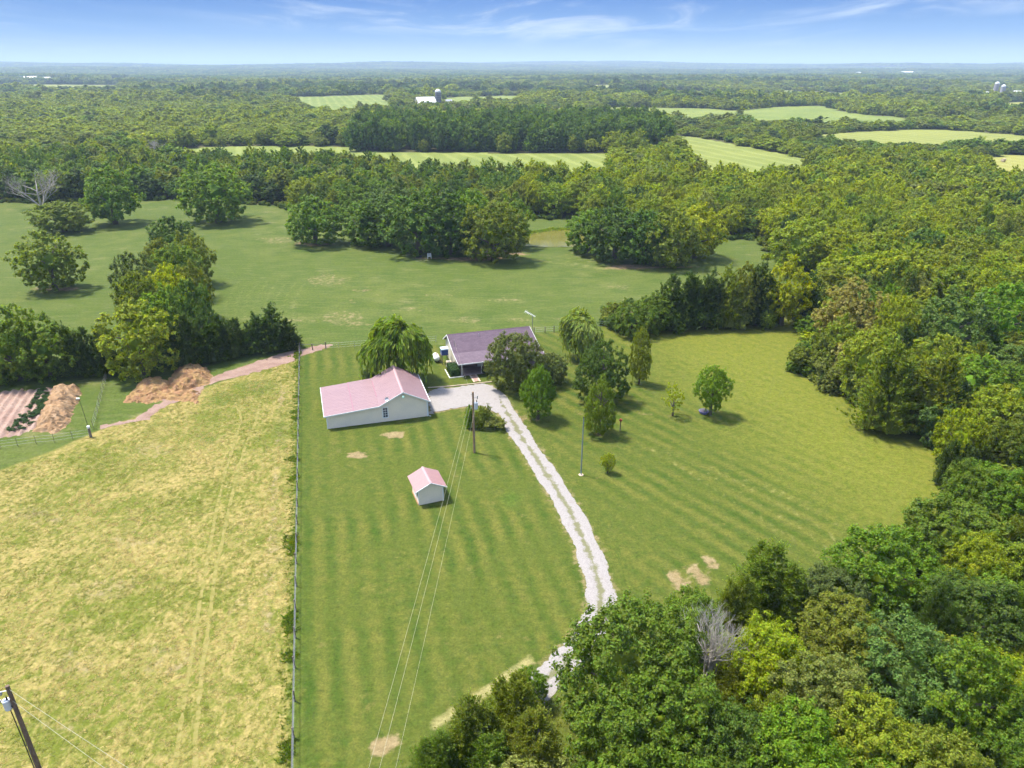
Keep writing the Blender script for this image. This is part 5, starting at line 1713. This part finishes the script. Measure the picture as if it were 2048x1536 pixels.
# the wood in front: feet are hidden, so the level of the crown top is given
for u, vt, h, wpx, tn_, kind, lb in [
        (1275, 1218, 11.5, 305, 'mid', 'broad', 'large bright green oak hanging over the bend of the driveway'), (1062, 1352, 3.6, 80, 'bright', 'broad', 'small leafy tree beside the driveway under the large oak'),
        (1030, 1372, 5.5, 150, 'olive', 'cedar', 'olive cedar beside the large oak at the driveway'), (940, 1420, 6.0, 180, 'olive', 'cedar', 'spreading olive cedar at the lawn edge, second from the large oak'),
        (880, 1490, 4.5, 150, 'mid', 'cedar', 'low green cedar at the corner of the lawn'), (1340, 1375, 10.0, 300, 'mid', 'broad', 'large mid green oak in front of the dead tree'),
        (1560, 1105, 7.0, 190, 'mid', 'cedar', 'tall ragged cedar rising at the lawn edge beyond the dead tree'), (1495, 1165, 6.0, 120, 'olive', 'cedar', 'shorter cedar beside the tall ragged cedar'),
        (1400, 1195, 6.0, 140, 'mid', 'broad', 'leafy tree between the dead tree and the lawn'), (1690, 1145, 6.0, 150, 'grey', 'broad', 'grey-green tree at the lawn edge beside the tall ragged cedar'),
        (1800, 1070, 8.5, 230, 'bright', 'broad', 'broad bright green tree at the lawn edge of the near wood'), (1950, 1010, 8.5, 230, 'mid', 'broad', 'broad mid green tree behind the bright tree of the near wood'),
        (1560, 1265, 8.0, 200, 'lime', 'broad', 'yellow-green topped tree beside the dead tree'), (1720, 1220, 7.5, 230, 'olive', 'broad', 'olive tree with rusty sprays in the near wood'),
        (1860, 1270, 9.0, 250, 'blue', 'broad', 'big blue-green tree in the near wood'), (1985, 1310, 9.5, 250, 'bright', 'tall', 'bright fan shaped tree at the picture edge of the near wood'),
        (1990, 1170, 8.5, 220, 'deep', 'broad', 'deep green tree above the bright fan shaped tree'), (1660, 1330, 8.0, 220, 'pale', 'broad', 'pale leaved tree in the middle of the near wood'),
        (1250, 1440, 8.5, 250, 'mid', 'broad', 'leafy tree below the large oak at the picture bottom'), (1080, 1450, 6.5, 200, 'olive', 'cedar', 'olive cedar at the picture bottom below the driveway'),
        (1480, 1440, 8.0, 230, 'deep', 'broad', 'deep green tree below the dead tree at the picture bottom'), (1780, 1430, 8.0, 240, 'light', 'broad', 'light green tree at the picture bottom below the blue-green tree'),
        (970, 1500, 4.5, 170, 'mid', 'cedar', 'bushy green cedar at the picture bottom beside the lawn')]:
    x, y = G(u, vt, h)
    y += 0.8
    dep = y * CP + (HCAM - h * 0.6) * SP
    w = wpx * dep / FPX
    TREES.append((x, y, w, h))
    plant({'cedar': 'cedar_tree'}.get(kind, 'broadleaf_tree'), kind, x, y, w, h, tn_, lb, 'tree', 'near wood', len(TREES) % 4, 'near', random.uniform(0, 6.28), -0.05)


def dead(u, vb, vt, wpx, label, seed, foot=None, h=None, up=0.5, mat=None):
    if foot is None:
        x, y = G(u, vb)
        h = top_height(u, vb, vt)
    else:
        x, y = foot
    w = wpx * (y * CP + (HCAM - h * 0.6) * SP) / FPX
    r = tag(empty('dead_tree', (x, y, -0.05), seed * 1.3, (w, w, h)), label, 'dead tree', 'bare dead trees')
    link('branches', dead_tree_mesh(seed, up), r, mat or M_DEAD)
    link('trunk', trunk_mesh('bare', seed % 3, M_DEAD), r)
    TREES.append((x, y, w * 0.5, h))


dead(84, 416, 332, 124, 'bare grey dead tree at the pasture edge behind the low olive tree', 3)
fx, fy = G(1440, 1205, 9.6)
dead(0, 0, 0, 195, 'bare grey dead tree in the near wood beside the large oak', 8, (fx, fy + 0.3), 9.6, 0.95)
fx, fy = G(1880, 668, 5.5)
dead(0, 0, 0, 60, 'small pinkish bare bush in the wood below the blue-green oak', 12, (fx, fy), 5.5, 0.6, M_DEAD)
dead(318, 312, 276, 60, 'bare branched tree against the far strip of field', 15)

# ------------------------------------------------------------------ the woods: every further tree is found a place
TR = np.array([(t[0], t[1], t[2]) for t in TREES])
rngw = np.random.default_rng(21)


def spaced(y0, y1, s, half=0.80, pad=25):
    pts = []
    rows = np.arange(y0, y1, s * 0.87)
    for k, yy in enumerate(rows):
        hw = yy * half + pad
        xs = np.arange(-hw, hw, s) + (k % 2) * s / 2
        pts.append(np.stack([xs, np.full(len(xs), yy)], 1))
    Q = np.concatenate(pts)
    return Q + rngw.uniform(-0.36 * s, 0.36 * s, Q.shape)


def keep(Q, clear):
    Q = Q[wooded(Q)]
    dd = np.abs(line_dist(Q, OPEN_MAIN, True))
    Q = Q[dd > clear]
    return Q


A1 = keep(spaced(22, 150, 4.3, 0.74, 12), 1.3)
A2 = keep(spaced(150, 345, 6.4, 0.76, 15), 2.0)
AUTO = np.concatenate([A1, A2])
d_ = np.min(np.hypot(AUTO[:, None, 0] - TR[None, :, 0], AUTO[:, None, 1] - TR[None, :, 1]) / (TR[None, :, 2] * 0.33), axis=1)
AUTO = AUTO[d_ > 1.0]
AUTO = AUTO[~((np.abs(line_dist(AUTO, DRIVE)) < 3.2))]
AUTO = AUTO[~(inside(AUTO, HEDGE))]
AUTO = AUTO[np.hypot(AUTO[:, 0], AUTO[:, 1]) > 26]
nA = len(AUTO)
r_ = np.hypot(AUTO[:, 0], AUTO[:, 1])
u_, v_, _d = project(AUTO[:, 0], AUTO[:, 1], np.full(nA, 5.0))
isnear = r_ < 152
edge = line_dist(AUTO, OPEN_MAIN, True)
HGT = np.where(isnear, rngw.uniform(5.2, 9.4, nA), rngw.uniform(7.5, 12.5, nA))
WID = np.where(isnear, rngw.uniform(5.6, 9.6, nA), rngw.uniform(8.0, 14.0, nA))
low = isnear & (edge < 4.0)
HGT[low] *= 0.62
WID[low] *= 0.8
rk = rngw.uniform(0, 1, nA)
clump = wob(AUTO[:, 0], AUTO[:, 1], 0.06, 4)
KIND = np.where((rk + 0.25 * clump < (0.34 if True else 0)) & isnear, 'cedar', np.where(rk > 0.8, 'tall', 'broad'))
KIND = np.where((~isnear) & (rk < 0.07), 'cedar', KIND)
WID[KIND == 'cedar'] *= 0.72
zones = {
    'near': (['mid', 'bright', 'deep', 'olive', 'lime', 'blue', 'light', 'pale'], [0.25, 0.25, 0.08, 0.14, 0.1, 0.04, 0.12, 0.02]),
    'lawn': (['olive', 'mid', 'light', 'bright', 'blue', 'pale', 'lime', 'deep', 'tan'], [0.22, 0.18, 0.19, 0.14, 0.07, 0.04, 0.12, 0.03, 0.01]),
    'right': (['light', 'mid', 'lime', 'olive', 'yellow', 'deep', 'pale'], [0.36, 0.08, 0.34, 0.11, 0.06, 0.02, 0.03]),  # yellow-green wood; its lighter mix also carries sunlight, the left being under cloud shadow
    'left': (['mid', 'deep', 'olive', 'light', 'dark', 'blue', 'pale'], [0.30, 0.24, 0.2, 0.1, 0.08, 0.05, 0.03]),
}
ZONE = np.where(AUTO[:, 1] < 64, 'near', np.where(isnear, 'lawn', np.where(u_ > 1045, 'right', 'left')))
TN = np.array([rngw.choice(zones[z][0], p=zones[z][1]) for z in ZONE])
TN[KIND == 'cedar'] = rngw.choice(['dark', 'olive', 'mid'], (KIND == 'cedar').sum(), p=[0.4, 0.4, 0.2])

# which of them show, and how large: paint all crowns front to back on a coarse picture
ALL = [(t[0], t[1], t[2], t[3], -1) for t in TREES] + [(AUTO[i, 0], AUTO[i, 1], WID[i], HGT[i], i) for i in range(nA)]
ALL.sort(key=lambda t: math.hypot(t[0], t[1]))
buf = np.zeros((384, 512), bool)
VIS = np.zeros(nA)
yy_, xx_ = np.mgrid[0:384, 0:512]
for x, y, w, h, i in ALL:
    u, v, d = project(x, y, h * 0.58)
    cu, cv_ = u / 4, v / 4
    ru, rv = w * 0.46 * FPX / d / 4, (h * 0.40 * CP + w * 0.2 * SP) * FPX / d / 4
    a0, a1, b0, b1 = max(0, int(cv_ - rv)), min(384, int(cv_ + rv) + 2), max(0, int(cu - ru)), min(512, int(cu + ru) + 2)
    if a0 >= a1 or b0 >= b1:
        continue
    q = ((xx_[a0:a1, b0:b1] - cu) / max(ru, .3)) ** 2 + ((yy_[a0:a1, b0:b1] - cv_) / max(rv, .3)) ** 2 < 1
    s = buf[a0:a1, b0:b1]
    if i >= 0:
        VIS[i] = (q & ~s).sum()
    buf[a0:a1, b0:b1] |= q
order = np.argsort(-VIS)
nb = sum(1 for t in TREES)
single = [i for i in order[:300] if VIS[i] > 6]
ordn = ['first', 'second', 'third', 'fourth', 'fifth', 'sixth', 'seventh', 'eighth', 'ninth', 'tenth', 'eleventh', 'twelfth', 'thirteenth', 'fourteenth', 'fifteenth', 'sixteenth', 'seventeenth',
        'eighteenth', 'nineteenth', 'twentieth'] + ['twenty-' + k for k in ('first', 'second', 'third', 'fourth', 'fifth', 'sixth', 'seventh', 'eighth', 'ninth')] + ['thirtieth'] + ['thirty-' + k for k in ('first', 'second', 'third', 'fourth', 'fifth', 'sixth', 'seventh', 'eighth', 'ninth')]
WOODS = {'near': ('the near wood', 'the large oak'), 'lawn': ('the lawn wood', 'the hedgerow'), 'right': ('the wood beyond the hedgerow', 'the pond'), 'left': ('the wood behind the pasture', 'the pond')}
buckets = {}
for i in single:
    z = ZONE[i]
    lim = {'near': (40, 52), 'lawn': (85, 115), 'right': (195, 250), 'left': (235, 285)}[z]
    row = 'front' if r_[i] < lim[0] else 'middle' if r_[i] < lim[1] else 'back'
    buckets.setdefault((z, row, TN[i], 'cedar' if KIND[i] == 'cedar' else 'tree'), []).append(i)
for (z, row, tn_, kd), lst in buckets.items():
    lst.sort(key=lambda i: u_[i] if z != 'left' else -u_[i])
    for k, i in enumerate(lst):
        nth = ordn[k] + ' ' if len(lst) > 1 else 'only '
        lb = f"{nth}{TWORD[tn_]} {kd} from {WOODS[z][1]}, {row} rows of {WOODS[z][0]}" if len(lst) > 1 else f"only {TWORD[tn_]} {kd} in the {row} rows of {WOODS[z][0]}"
        plant('cedar_tree' if kd == 'cedar' else 'broadleaf_tree', str(KIND[i]), AUTO[i, 0], AUTO[i, 1], WID[i], HGT[i], str(tn_), lb, 'tree', 'trees of ' + WOODS[z][0], int(i) % 4,
              None, rngw.uniform(0, 6.28), -0.05)

# the rest of the woods, as one mass
rest = np.ones(nA, bool)
rest[single] = False
R0 = AUTO[rest]
pts = [np.column_stack([R0, np.zeros(len(R0))])]
scl = [np.column_stack([WID[rest], WID[rest], HGT[rest]])]
knd = [np.where(KIND[rest] == 'cedar', 4, np.where(KIND[rest] == 'tall', 3, 0))]
tin = [np.array([TINT[t] for t in TN[rest]])]
BLOCK = PG([(708, 303), (1000, 305), (1330, 303), (1322, 268), (1200, 262), (720, 266)])
for y0, y1, s in ((345, 1000, 8.4), (1000, 2700, 16.0)):
    Q = spaced(y0, y1, s, 0.76, 30)
    if y0 == 345:
        pass
    Q = Q[wooded(Q) | inside(Q, BLOCK)]
    for cxx, cyy, cr in CLEAR:
        # nothing stands on the farm buildings or close before them
        q = (np.hypot(Q[:, 0] - cxx, Q[:, 1] - cyy) < cr) | ((np.abs(Q[:, 0] - cxx * Q[:, 1] / cyy) < cr * 0.7) & (Q[:, 1] < cyy) & (Q[:, 1] > cyy - cr * 6))
        Q = Q[~q]
    k = len(Q)
    blk = inside(Q, BLOCK)
    u2, v2, _ = project(Q[:, 0], Q[:, 1], 0)
    big_ = 1.0 if y0 == 345 else 1.6
    hh = rngw.uniform(5.5, 12.0, k) * (1 + 0.32 * wob(Q[:, 0], Q[:, 1], 0.016, 6)) * (1.0 if y0 == 345 else 1.15)
    ww = (6.5 + 12.5 * rngw.uniform(0, 1, k) ** 1.5) * big_
    scrub = (u2 < 720) & (Q[:, 1] > 480) & (Q[:, 1] < 950)
    hh *= 0.72 + 0.5 * (ww / big_ - 6.5) / 12.5
    hh[scrub] *= 0.75
    hh[(u2 > 1600) & (Q[:, 1] > 370) & (Q[:, 1] < 470)] *= 0.55
    hh[(u2 > 1150) & (Q[:, 1] > 500) & (Q[:, 1] < 690) & ~blk] *= 0.62
    hh[blk] = rngw.uniform(13.5, 20.0, blk.sum())
    ww[blk] = rngw.uniform(11.0, 17.0, blk.sum())
    patch = 0.7 * wob(Q[:, 0], Q[:, 1], 0.011, 9) + 0.5 * wob(Q[:, 0] * 0.6, Q[:, 1], 0.031, 4) + rngw.normal(0, 0.4, k)
    names = np.where(patch > 0.45, 'lime', np.where(patch > 0.0, 'light', np.where(patch > -0.4, 'olive', np.where(patch > -0.8, 'mid', 'dark'))))
    if y0 > 900:
        names = np.where((wob(Q[:, 0] * 0.5, Q[:, 1], 0.0075, 12) > 0.15) & (rngw.uniform(0, 1, k) < 0.8), np.where(rngw.uniform(0, 1, k) < 0.5, 'deep', 'dark'), names)
    names = np.where(rngw.uniform(0, 1, k) < 0.06, 'pale', names)
    names = np.where(scrub & (rngw.uniform(0, 1, k) < 0.72), np.where(rngw.uniform(0, 1, k) < 0.4, 'lime', 'light'), names)
    names = np.where(blk, np.where(rngw.uniform(0, 1, k) < 0.25, 'mid', 'deep'), names)
    pts.append(np.column_stack([Q, hz(Q[:, 0], Q[:, 1]) - 0.2]))
    scl.append(np.column_stack([ww, ww, hh]))
    kk = rngw.integers(0, 4, k)
    kk[rngw.uniform(0, 1, k) < 0.05] = 4
    kk[blk] = rngw.choice([0, 1, 2, 3], blk.sum())
    knd.append(kk)
    tin.append(np.array([TINT[t] for t in names]) * rngw.uniform(0.85, 1.15, (k, 1)))
pts, scl, knd, tin = np.concatenate(pts), np.concatenate(scl), np.concatenate(knd), np.concatenate(tin)
# joined geometry comes back in the order the prototypes were joined; the mix does not depend on it
M_PROTOS = [proto('mass_broad', crown_mesh('broad', 0, 'mass', M_LEAF_I)), proto('mass_broad', crown_mesh('broad', 1, 'mass', M_LEAF_I)), proto('mass_broad', crown_mesh('broad', 2, 'mass', M_LEAF_I)),
            proto('mass_tall', crown_mesh('tall', 0, 'mass', M_LEAF_I)), proto('mass_cedar', crown_mesh('cedar', 0, 'mass', M_LEAF_I))]
nearm = np.hypot(pts[:, 0], pts[:, 1]) < 640
F_PROTOS = [proto('mass_broad_fine', crown_mesh('broad', k, 'far', M_LEAF_I)) for k in range(3)] + [proto('mass_tall_fine', crown_mesh('tall', 0, 'far', M_LEAF_I)), proto('mass_cedar_fine', crown_mesh('cedar', 0, 'far', M_LEAF_I))]
scatter('woodland', pts[nearm], scl[nearm], rngw.uniform(0, 6.28, nearm.sum()), knd[nearm], tin[nearm], F_PROTOS, 'mixed green woodland standing beyond the pasture', 'woodland')
farm = ~nearm
scatter('far_woodland', pts[farm], scl[farm], rngw.uniform(0, 6.28, farm.sum()), knd[farm], tin[farm], M_PROTOS, 'wide rolling woodland and tree lines beyond the far fields', 'woodland')


def grove_mesh(seed):
    r = np.random.default_rng(seed)
    Vs, cvs, cts, nb_ = [], [], [], 0
    for i in range(14):
        c = np.array([r.uniform(-0.5, 0.5), r.uniform(-0.5, 0.5), 0])
        w, h = r.uniform(0.20, 0.30), r.uniform(0.7, 1.0)
        d = dirs(55, r)
        d[:, 2] = np.abs(d[:, 2]) * 1.1 - 0.15
        p = c + np.array([0, 0, h * 0.55]) + d * np.array([w * 0.5, w * 0.5, h * 0.45])
        V = cards(p, d * np.array([1, 1, 0.4]) + r.normal(0, 0.4, d.shape) * np.array([1, 1, 0.4]), 0.12, 0.8, r, sq=4.0)
        Vs.append(V)
        b0, f0 = ico()
        cts.append(f0 + len(cvs) * 12)
        cvs.append(c + np.array([0, 0, h * 0.5]) + b0 * np.array([w * 0.44, w * 0.44, h * 0.42]))
    V, cv, ct = np.concatenate(Vs), np.concatenate(cvs), np.concatenate(cts)
    n4 = len(V)
    me = np_mesh('grove', np.concatenate([V, cv]), np.arange(n4).reshape(-1, 4), ct + n4)
    me.materials.append(M_LEAF_I)
    return me


Q = np.concatenate([spaced(2700, 6000, 46, 0.74, 100), spaced(6000, 13500, 75, 0.74, 100)])
Q = Q[~far_open(Q[:, 0], Q[:, 1])]
for cxx, cyy, cr in CLEAR:
    Q = Q[~((np.hypot(Q[:, 0] - cxx, Q[:, 1] - cyy) < cr) | ((np.abs(Q[:, 0] - cxx * Q[:, 1] / cyy) < cr * 0.7) & (Q[:, 1] < cyy) & (Q[:, 1] > cyy - cr * 6)))]
k = len(Q)
ss = np.where(np.hypot(Q[:, 0], Q[:, 1]) < 6000, 58, 96) * rngw.uniform(0.8, 1.25, k)
gt = np.array([TINT[t] for t in rngw.choice(['mid', 'olive', 'light', 'deep', 'dark'], k, p=[0.25, 0.2, 0.15, 0.2, 0.2])])
scatter('horizon_woodland', np.column_stack([Q, hz(Q[:, 0], Q[:, 1]) - 0.5]), np.column_stack([ss, ss, rngw.uniform(10, 17, k)]), rngw.uniform(0, 6.28, k), rngw.integers(0, 3, k), gt,
        [proto('grove', grove_mesh(i)) for i in range(3)], 'hazy woods running to the low hills on the horizon', 'woodland')


# ------------------------------------------------------------------ low plants
def tuft_mesh(n, ln, wd, lean, seed):
    r = np.random.default_rng(seed)
    a = r.uniform(0, 6.283, n)
    T = np.stack([np.cos(a) * lean, np.sin(a) * lean, np.ones(n)], 1) * (1 + 0 * a[:, None]) + r.normal(0, 0.25, (n, 3))
    base = np.stack([r.normal(0, 0.12, n), r.normal(0, 0.12, n), np.zeros(n)], 1)
    Tn = T / np.linalg.norm(T, axis=1)[:, None]
    L_ = ln * r.uniform(0.6, 1.2, n)
    N = np.stack([-np.sin(a), np.cos(a), np.full(n, 0.2)], 1)
    V = cards(base + Tn * (L_ * 0.5)[:, None], N, ln, wd, r, Tn)
    me = np_mesh('tuft', V, np.arange(len(V)).reshape(-1, 4))
    me.materials.append(M_LEAF_I)
    return me


TUFTS = [proto('tuft', tuft_mesh(12, 0.34, 0.28, 1.5, i)) for i in range(3)]
Q = np.stack([rngw.uniform(-85, -12, 60000), rngw.uniform(27, 116, 60000)], 1)
Q = Q[inside(Q, HAY)]
Q = Q[sdist(Q, HAY) > 0.6]
den = 0.5 + 0.5 * wob(Q[:, 0], Q[:, 1], 0.55, 2)
Q = Q[rngw.uniform(0, 1, len(Q)) < 0.35 + 0.65 * den]
k = len(Q)
straw_p = 0.5 + 0.5 * wob(Q[:, 0], Q[:, 1], 0.30, 5) + rngw.normal(0, 0.25, k)
tt = np.where((straw_p > 0.55)[:, None], np.array([[0.42, 0.35, 0.14]]), np.array([[0.21, 0.23, 0.04]])) * rngw.uniform(0.8, 1.15, (k, 1))
sz = rngw.uniform(0.25, 0.6, k)
scatter('hay_stubble', np.column_stack([Q, np.full(k, 0.0)]), np.column_stack([sz * 1.3, sz * 1.3, sz * 0.3]), rngw.uniform(0, 6.28, k), rngw.integers(0, 3, k), tt, TUFTS,
        'dry cut straw and green tufts covering the hay field', 'grass')
tpar = rngw.uniform(0.02, 1, 1500)
off = -side * np.abs(rngw.normal(0.45, 0.35, 1500))
Q = FENCE_A + (FENCE_B - FENCE_A) * tpar[:, None] + fnrm * off[:, None]
big_w = (wob(tpar * 90, tpar * 30, 1.0, 2) > 0.35)
sz = rngw.uniform(0.4, 0.85, 1500) * np.where(big_w, 1.5, 0.5)
tt = np.array([TINT[t] for t in rngw.choice(['mid', 'deep', 'bright', 'olive'], 1500)])
scatter('fence_weeds', np.column_stack([Q, np.zeros(1500)]), np.column_stack([sz, sz, sz * 1.1]), rngw.uniform(0, 6.28, 1500), rngw.integers(0, 3, 1500), tt, TUFTS, 'tall green weeds growing along the boundary fence', 'weeds')
pb = ragged(POND, 0.5, 0.5, 9)
pb = pb[(pb[:, 1] > POND[:, 1].mean() - 1)]
pb = np.concatenate([pb + rngw.normal(0, 0.8, pb.shape) + np.array([0, 0.8]) for _ in range(5)])
pb = pb[~inside(pb, POND)]
k = len(pb)
sz = rngw.uniform(1.2, 2.6, k)
scatter('pond_weeds', np.column_stack([pb, np.full(k, -0.2)]), np.column_stack([sz, sz, sz]), rngw.uniform(0, 6.28, k), rngw.integers(0, 3, k), np.array([TINT[t] for t in rngw.choice(['bright', 'mid', 'light'], k)]), TUFTS,
        'green reeds and weeds round the far bank of the pond', 'weeds')
# undergrowth at the feet of the trees along the edges of the woods
eb = ragged(OPEN_MAIN, 1.3, 0.9, 4)
eb = eb[(eb[:, 1] > 24) & (np.abs(eb[:, 0]) < eb[:, 1] * 0.78 + 10) & (eb[:, 1] < 270)]
eb = np.concatenate([eb, eb + rngw.normal(0, 1.2, eb.shape), ragged(HEDGE, 1.0, 0.5, 5), np.array([G(u, v) for u, v in zip(rngw.uniform(-60, 590, 160), np.zeros(160))]) if False else np.zeros((0, 2))])
row = np.array([np.array(G(u, 758 - 0.105 * max(u, 0))) for u in rngw.uniform(-60, 592, 170)]) + rngw.normal(0, 0.8, (170, 2)) + np.array([0, 1.5])
fill = spaced(24, 150, 3.0, 0.74, 10)
fill = fill[wooded(fill)]
fill = fill[line_dist(fill, DRIVE) > 3.5]
eb = np.concatenate([eb, row, fill])
eb = eb[~inside(eb, LAWN) | inside(eb, HEDGE)]
eb = eb[line_dist(eb, DRIVE) > 2.6]
k = len(eb)
sz = rngw.uniform(1.2, 2.6, k)
SHR = [proto('undershrub', crown_mesh('shrub', i, 'mass', M_LEAF_I)) for i in range(3)]
scatter('undergrowth', np.column_stack([eb, np.full(k, -0.1)]), np.column_stack([sz, sz, sz * 0.75]), rngw.uniform(0, 6.28, k), rngw.integers(0, 3, k), np.array([TINT[t] for t in rngw.choice(['mid', 'olive', 'deep', 'pale'], k, p=[.35, .3, .25, .1])]), SHR,
        'low leafy undergrowth along the edges of the woods', 'undergrowth')
# vegetable plants in two rows beside the mulch pile
k = 0
for r0, (u0, v0, u1, v1) in enumerate([(26, 862, 86, 784), (46, 858, 94, 788), (64, 850, 100, 792)]):
    a, b = np.array(G(u0, v0)), np.array(G(u1, v1))
    nn = 10 - r0
    for i in range(nn):
        if random.random() < 0.18:
            continue
        p = a + (b - a) * (i + random.uniform(-0.2, 0.2)) / (nn - 1)
        w = random.uniform(0.9, 1.5)
        rt = tag(empty('vegetable_plant', (p[0], p[1], 0.12), random.uniform(0, 6), (w, w, w * 0.55)), 'leafy green vegetable plant in the garden rows beside the mulch pile', 'plant', 'vegetable plants in the garden')
        c = link('foliage', crown_mesh('shrub', k % 3, 'far', M_LEAF), rt)
        c.color = (0.06, 0.125, 0.035, 1)
        k += 1

# ------------------------------------------------------------------ the air
m, t, out = material('summer_haze')
vol = t.new('ShaderNodeVolumePrincipled', {'Color': (0.60, 0.77, 1.0, 1), 'Density': 1.3e-4, 'Anisotropy': 0.0})
t.l.new(vol.outputs[0], out.inputs['Volume'])
hb = MB().box(-22000, 22000, -1800, 22500, -70, 215)
hz_o = tag(hb.build('haze', m), 'pale summer haze over the whole country', 'haze', kind='stuff')
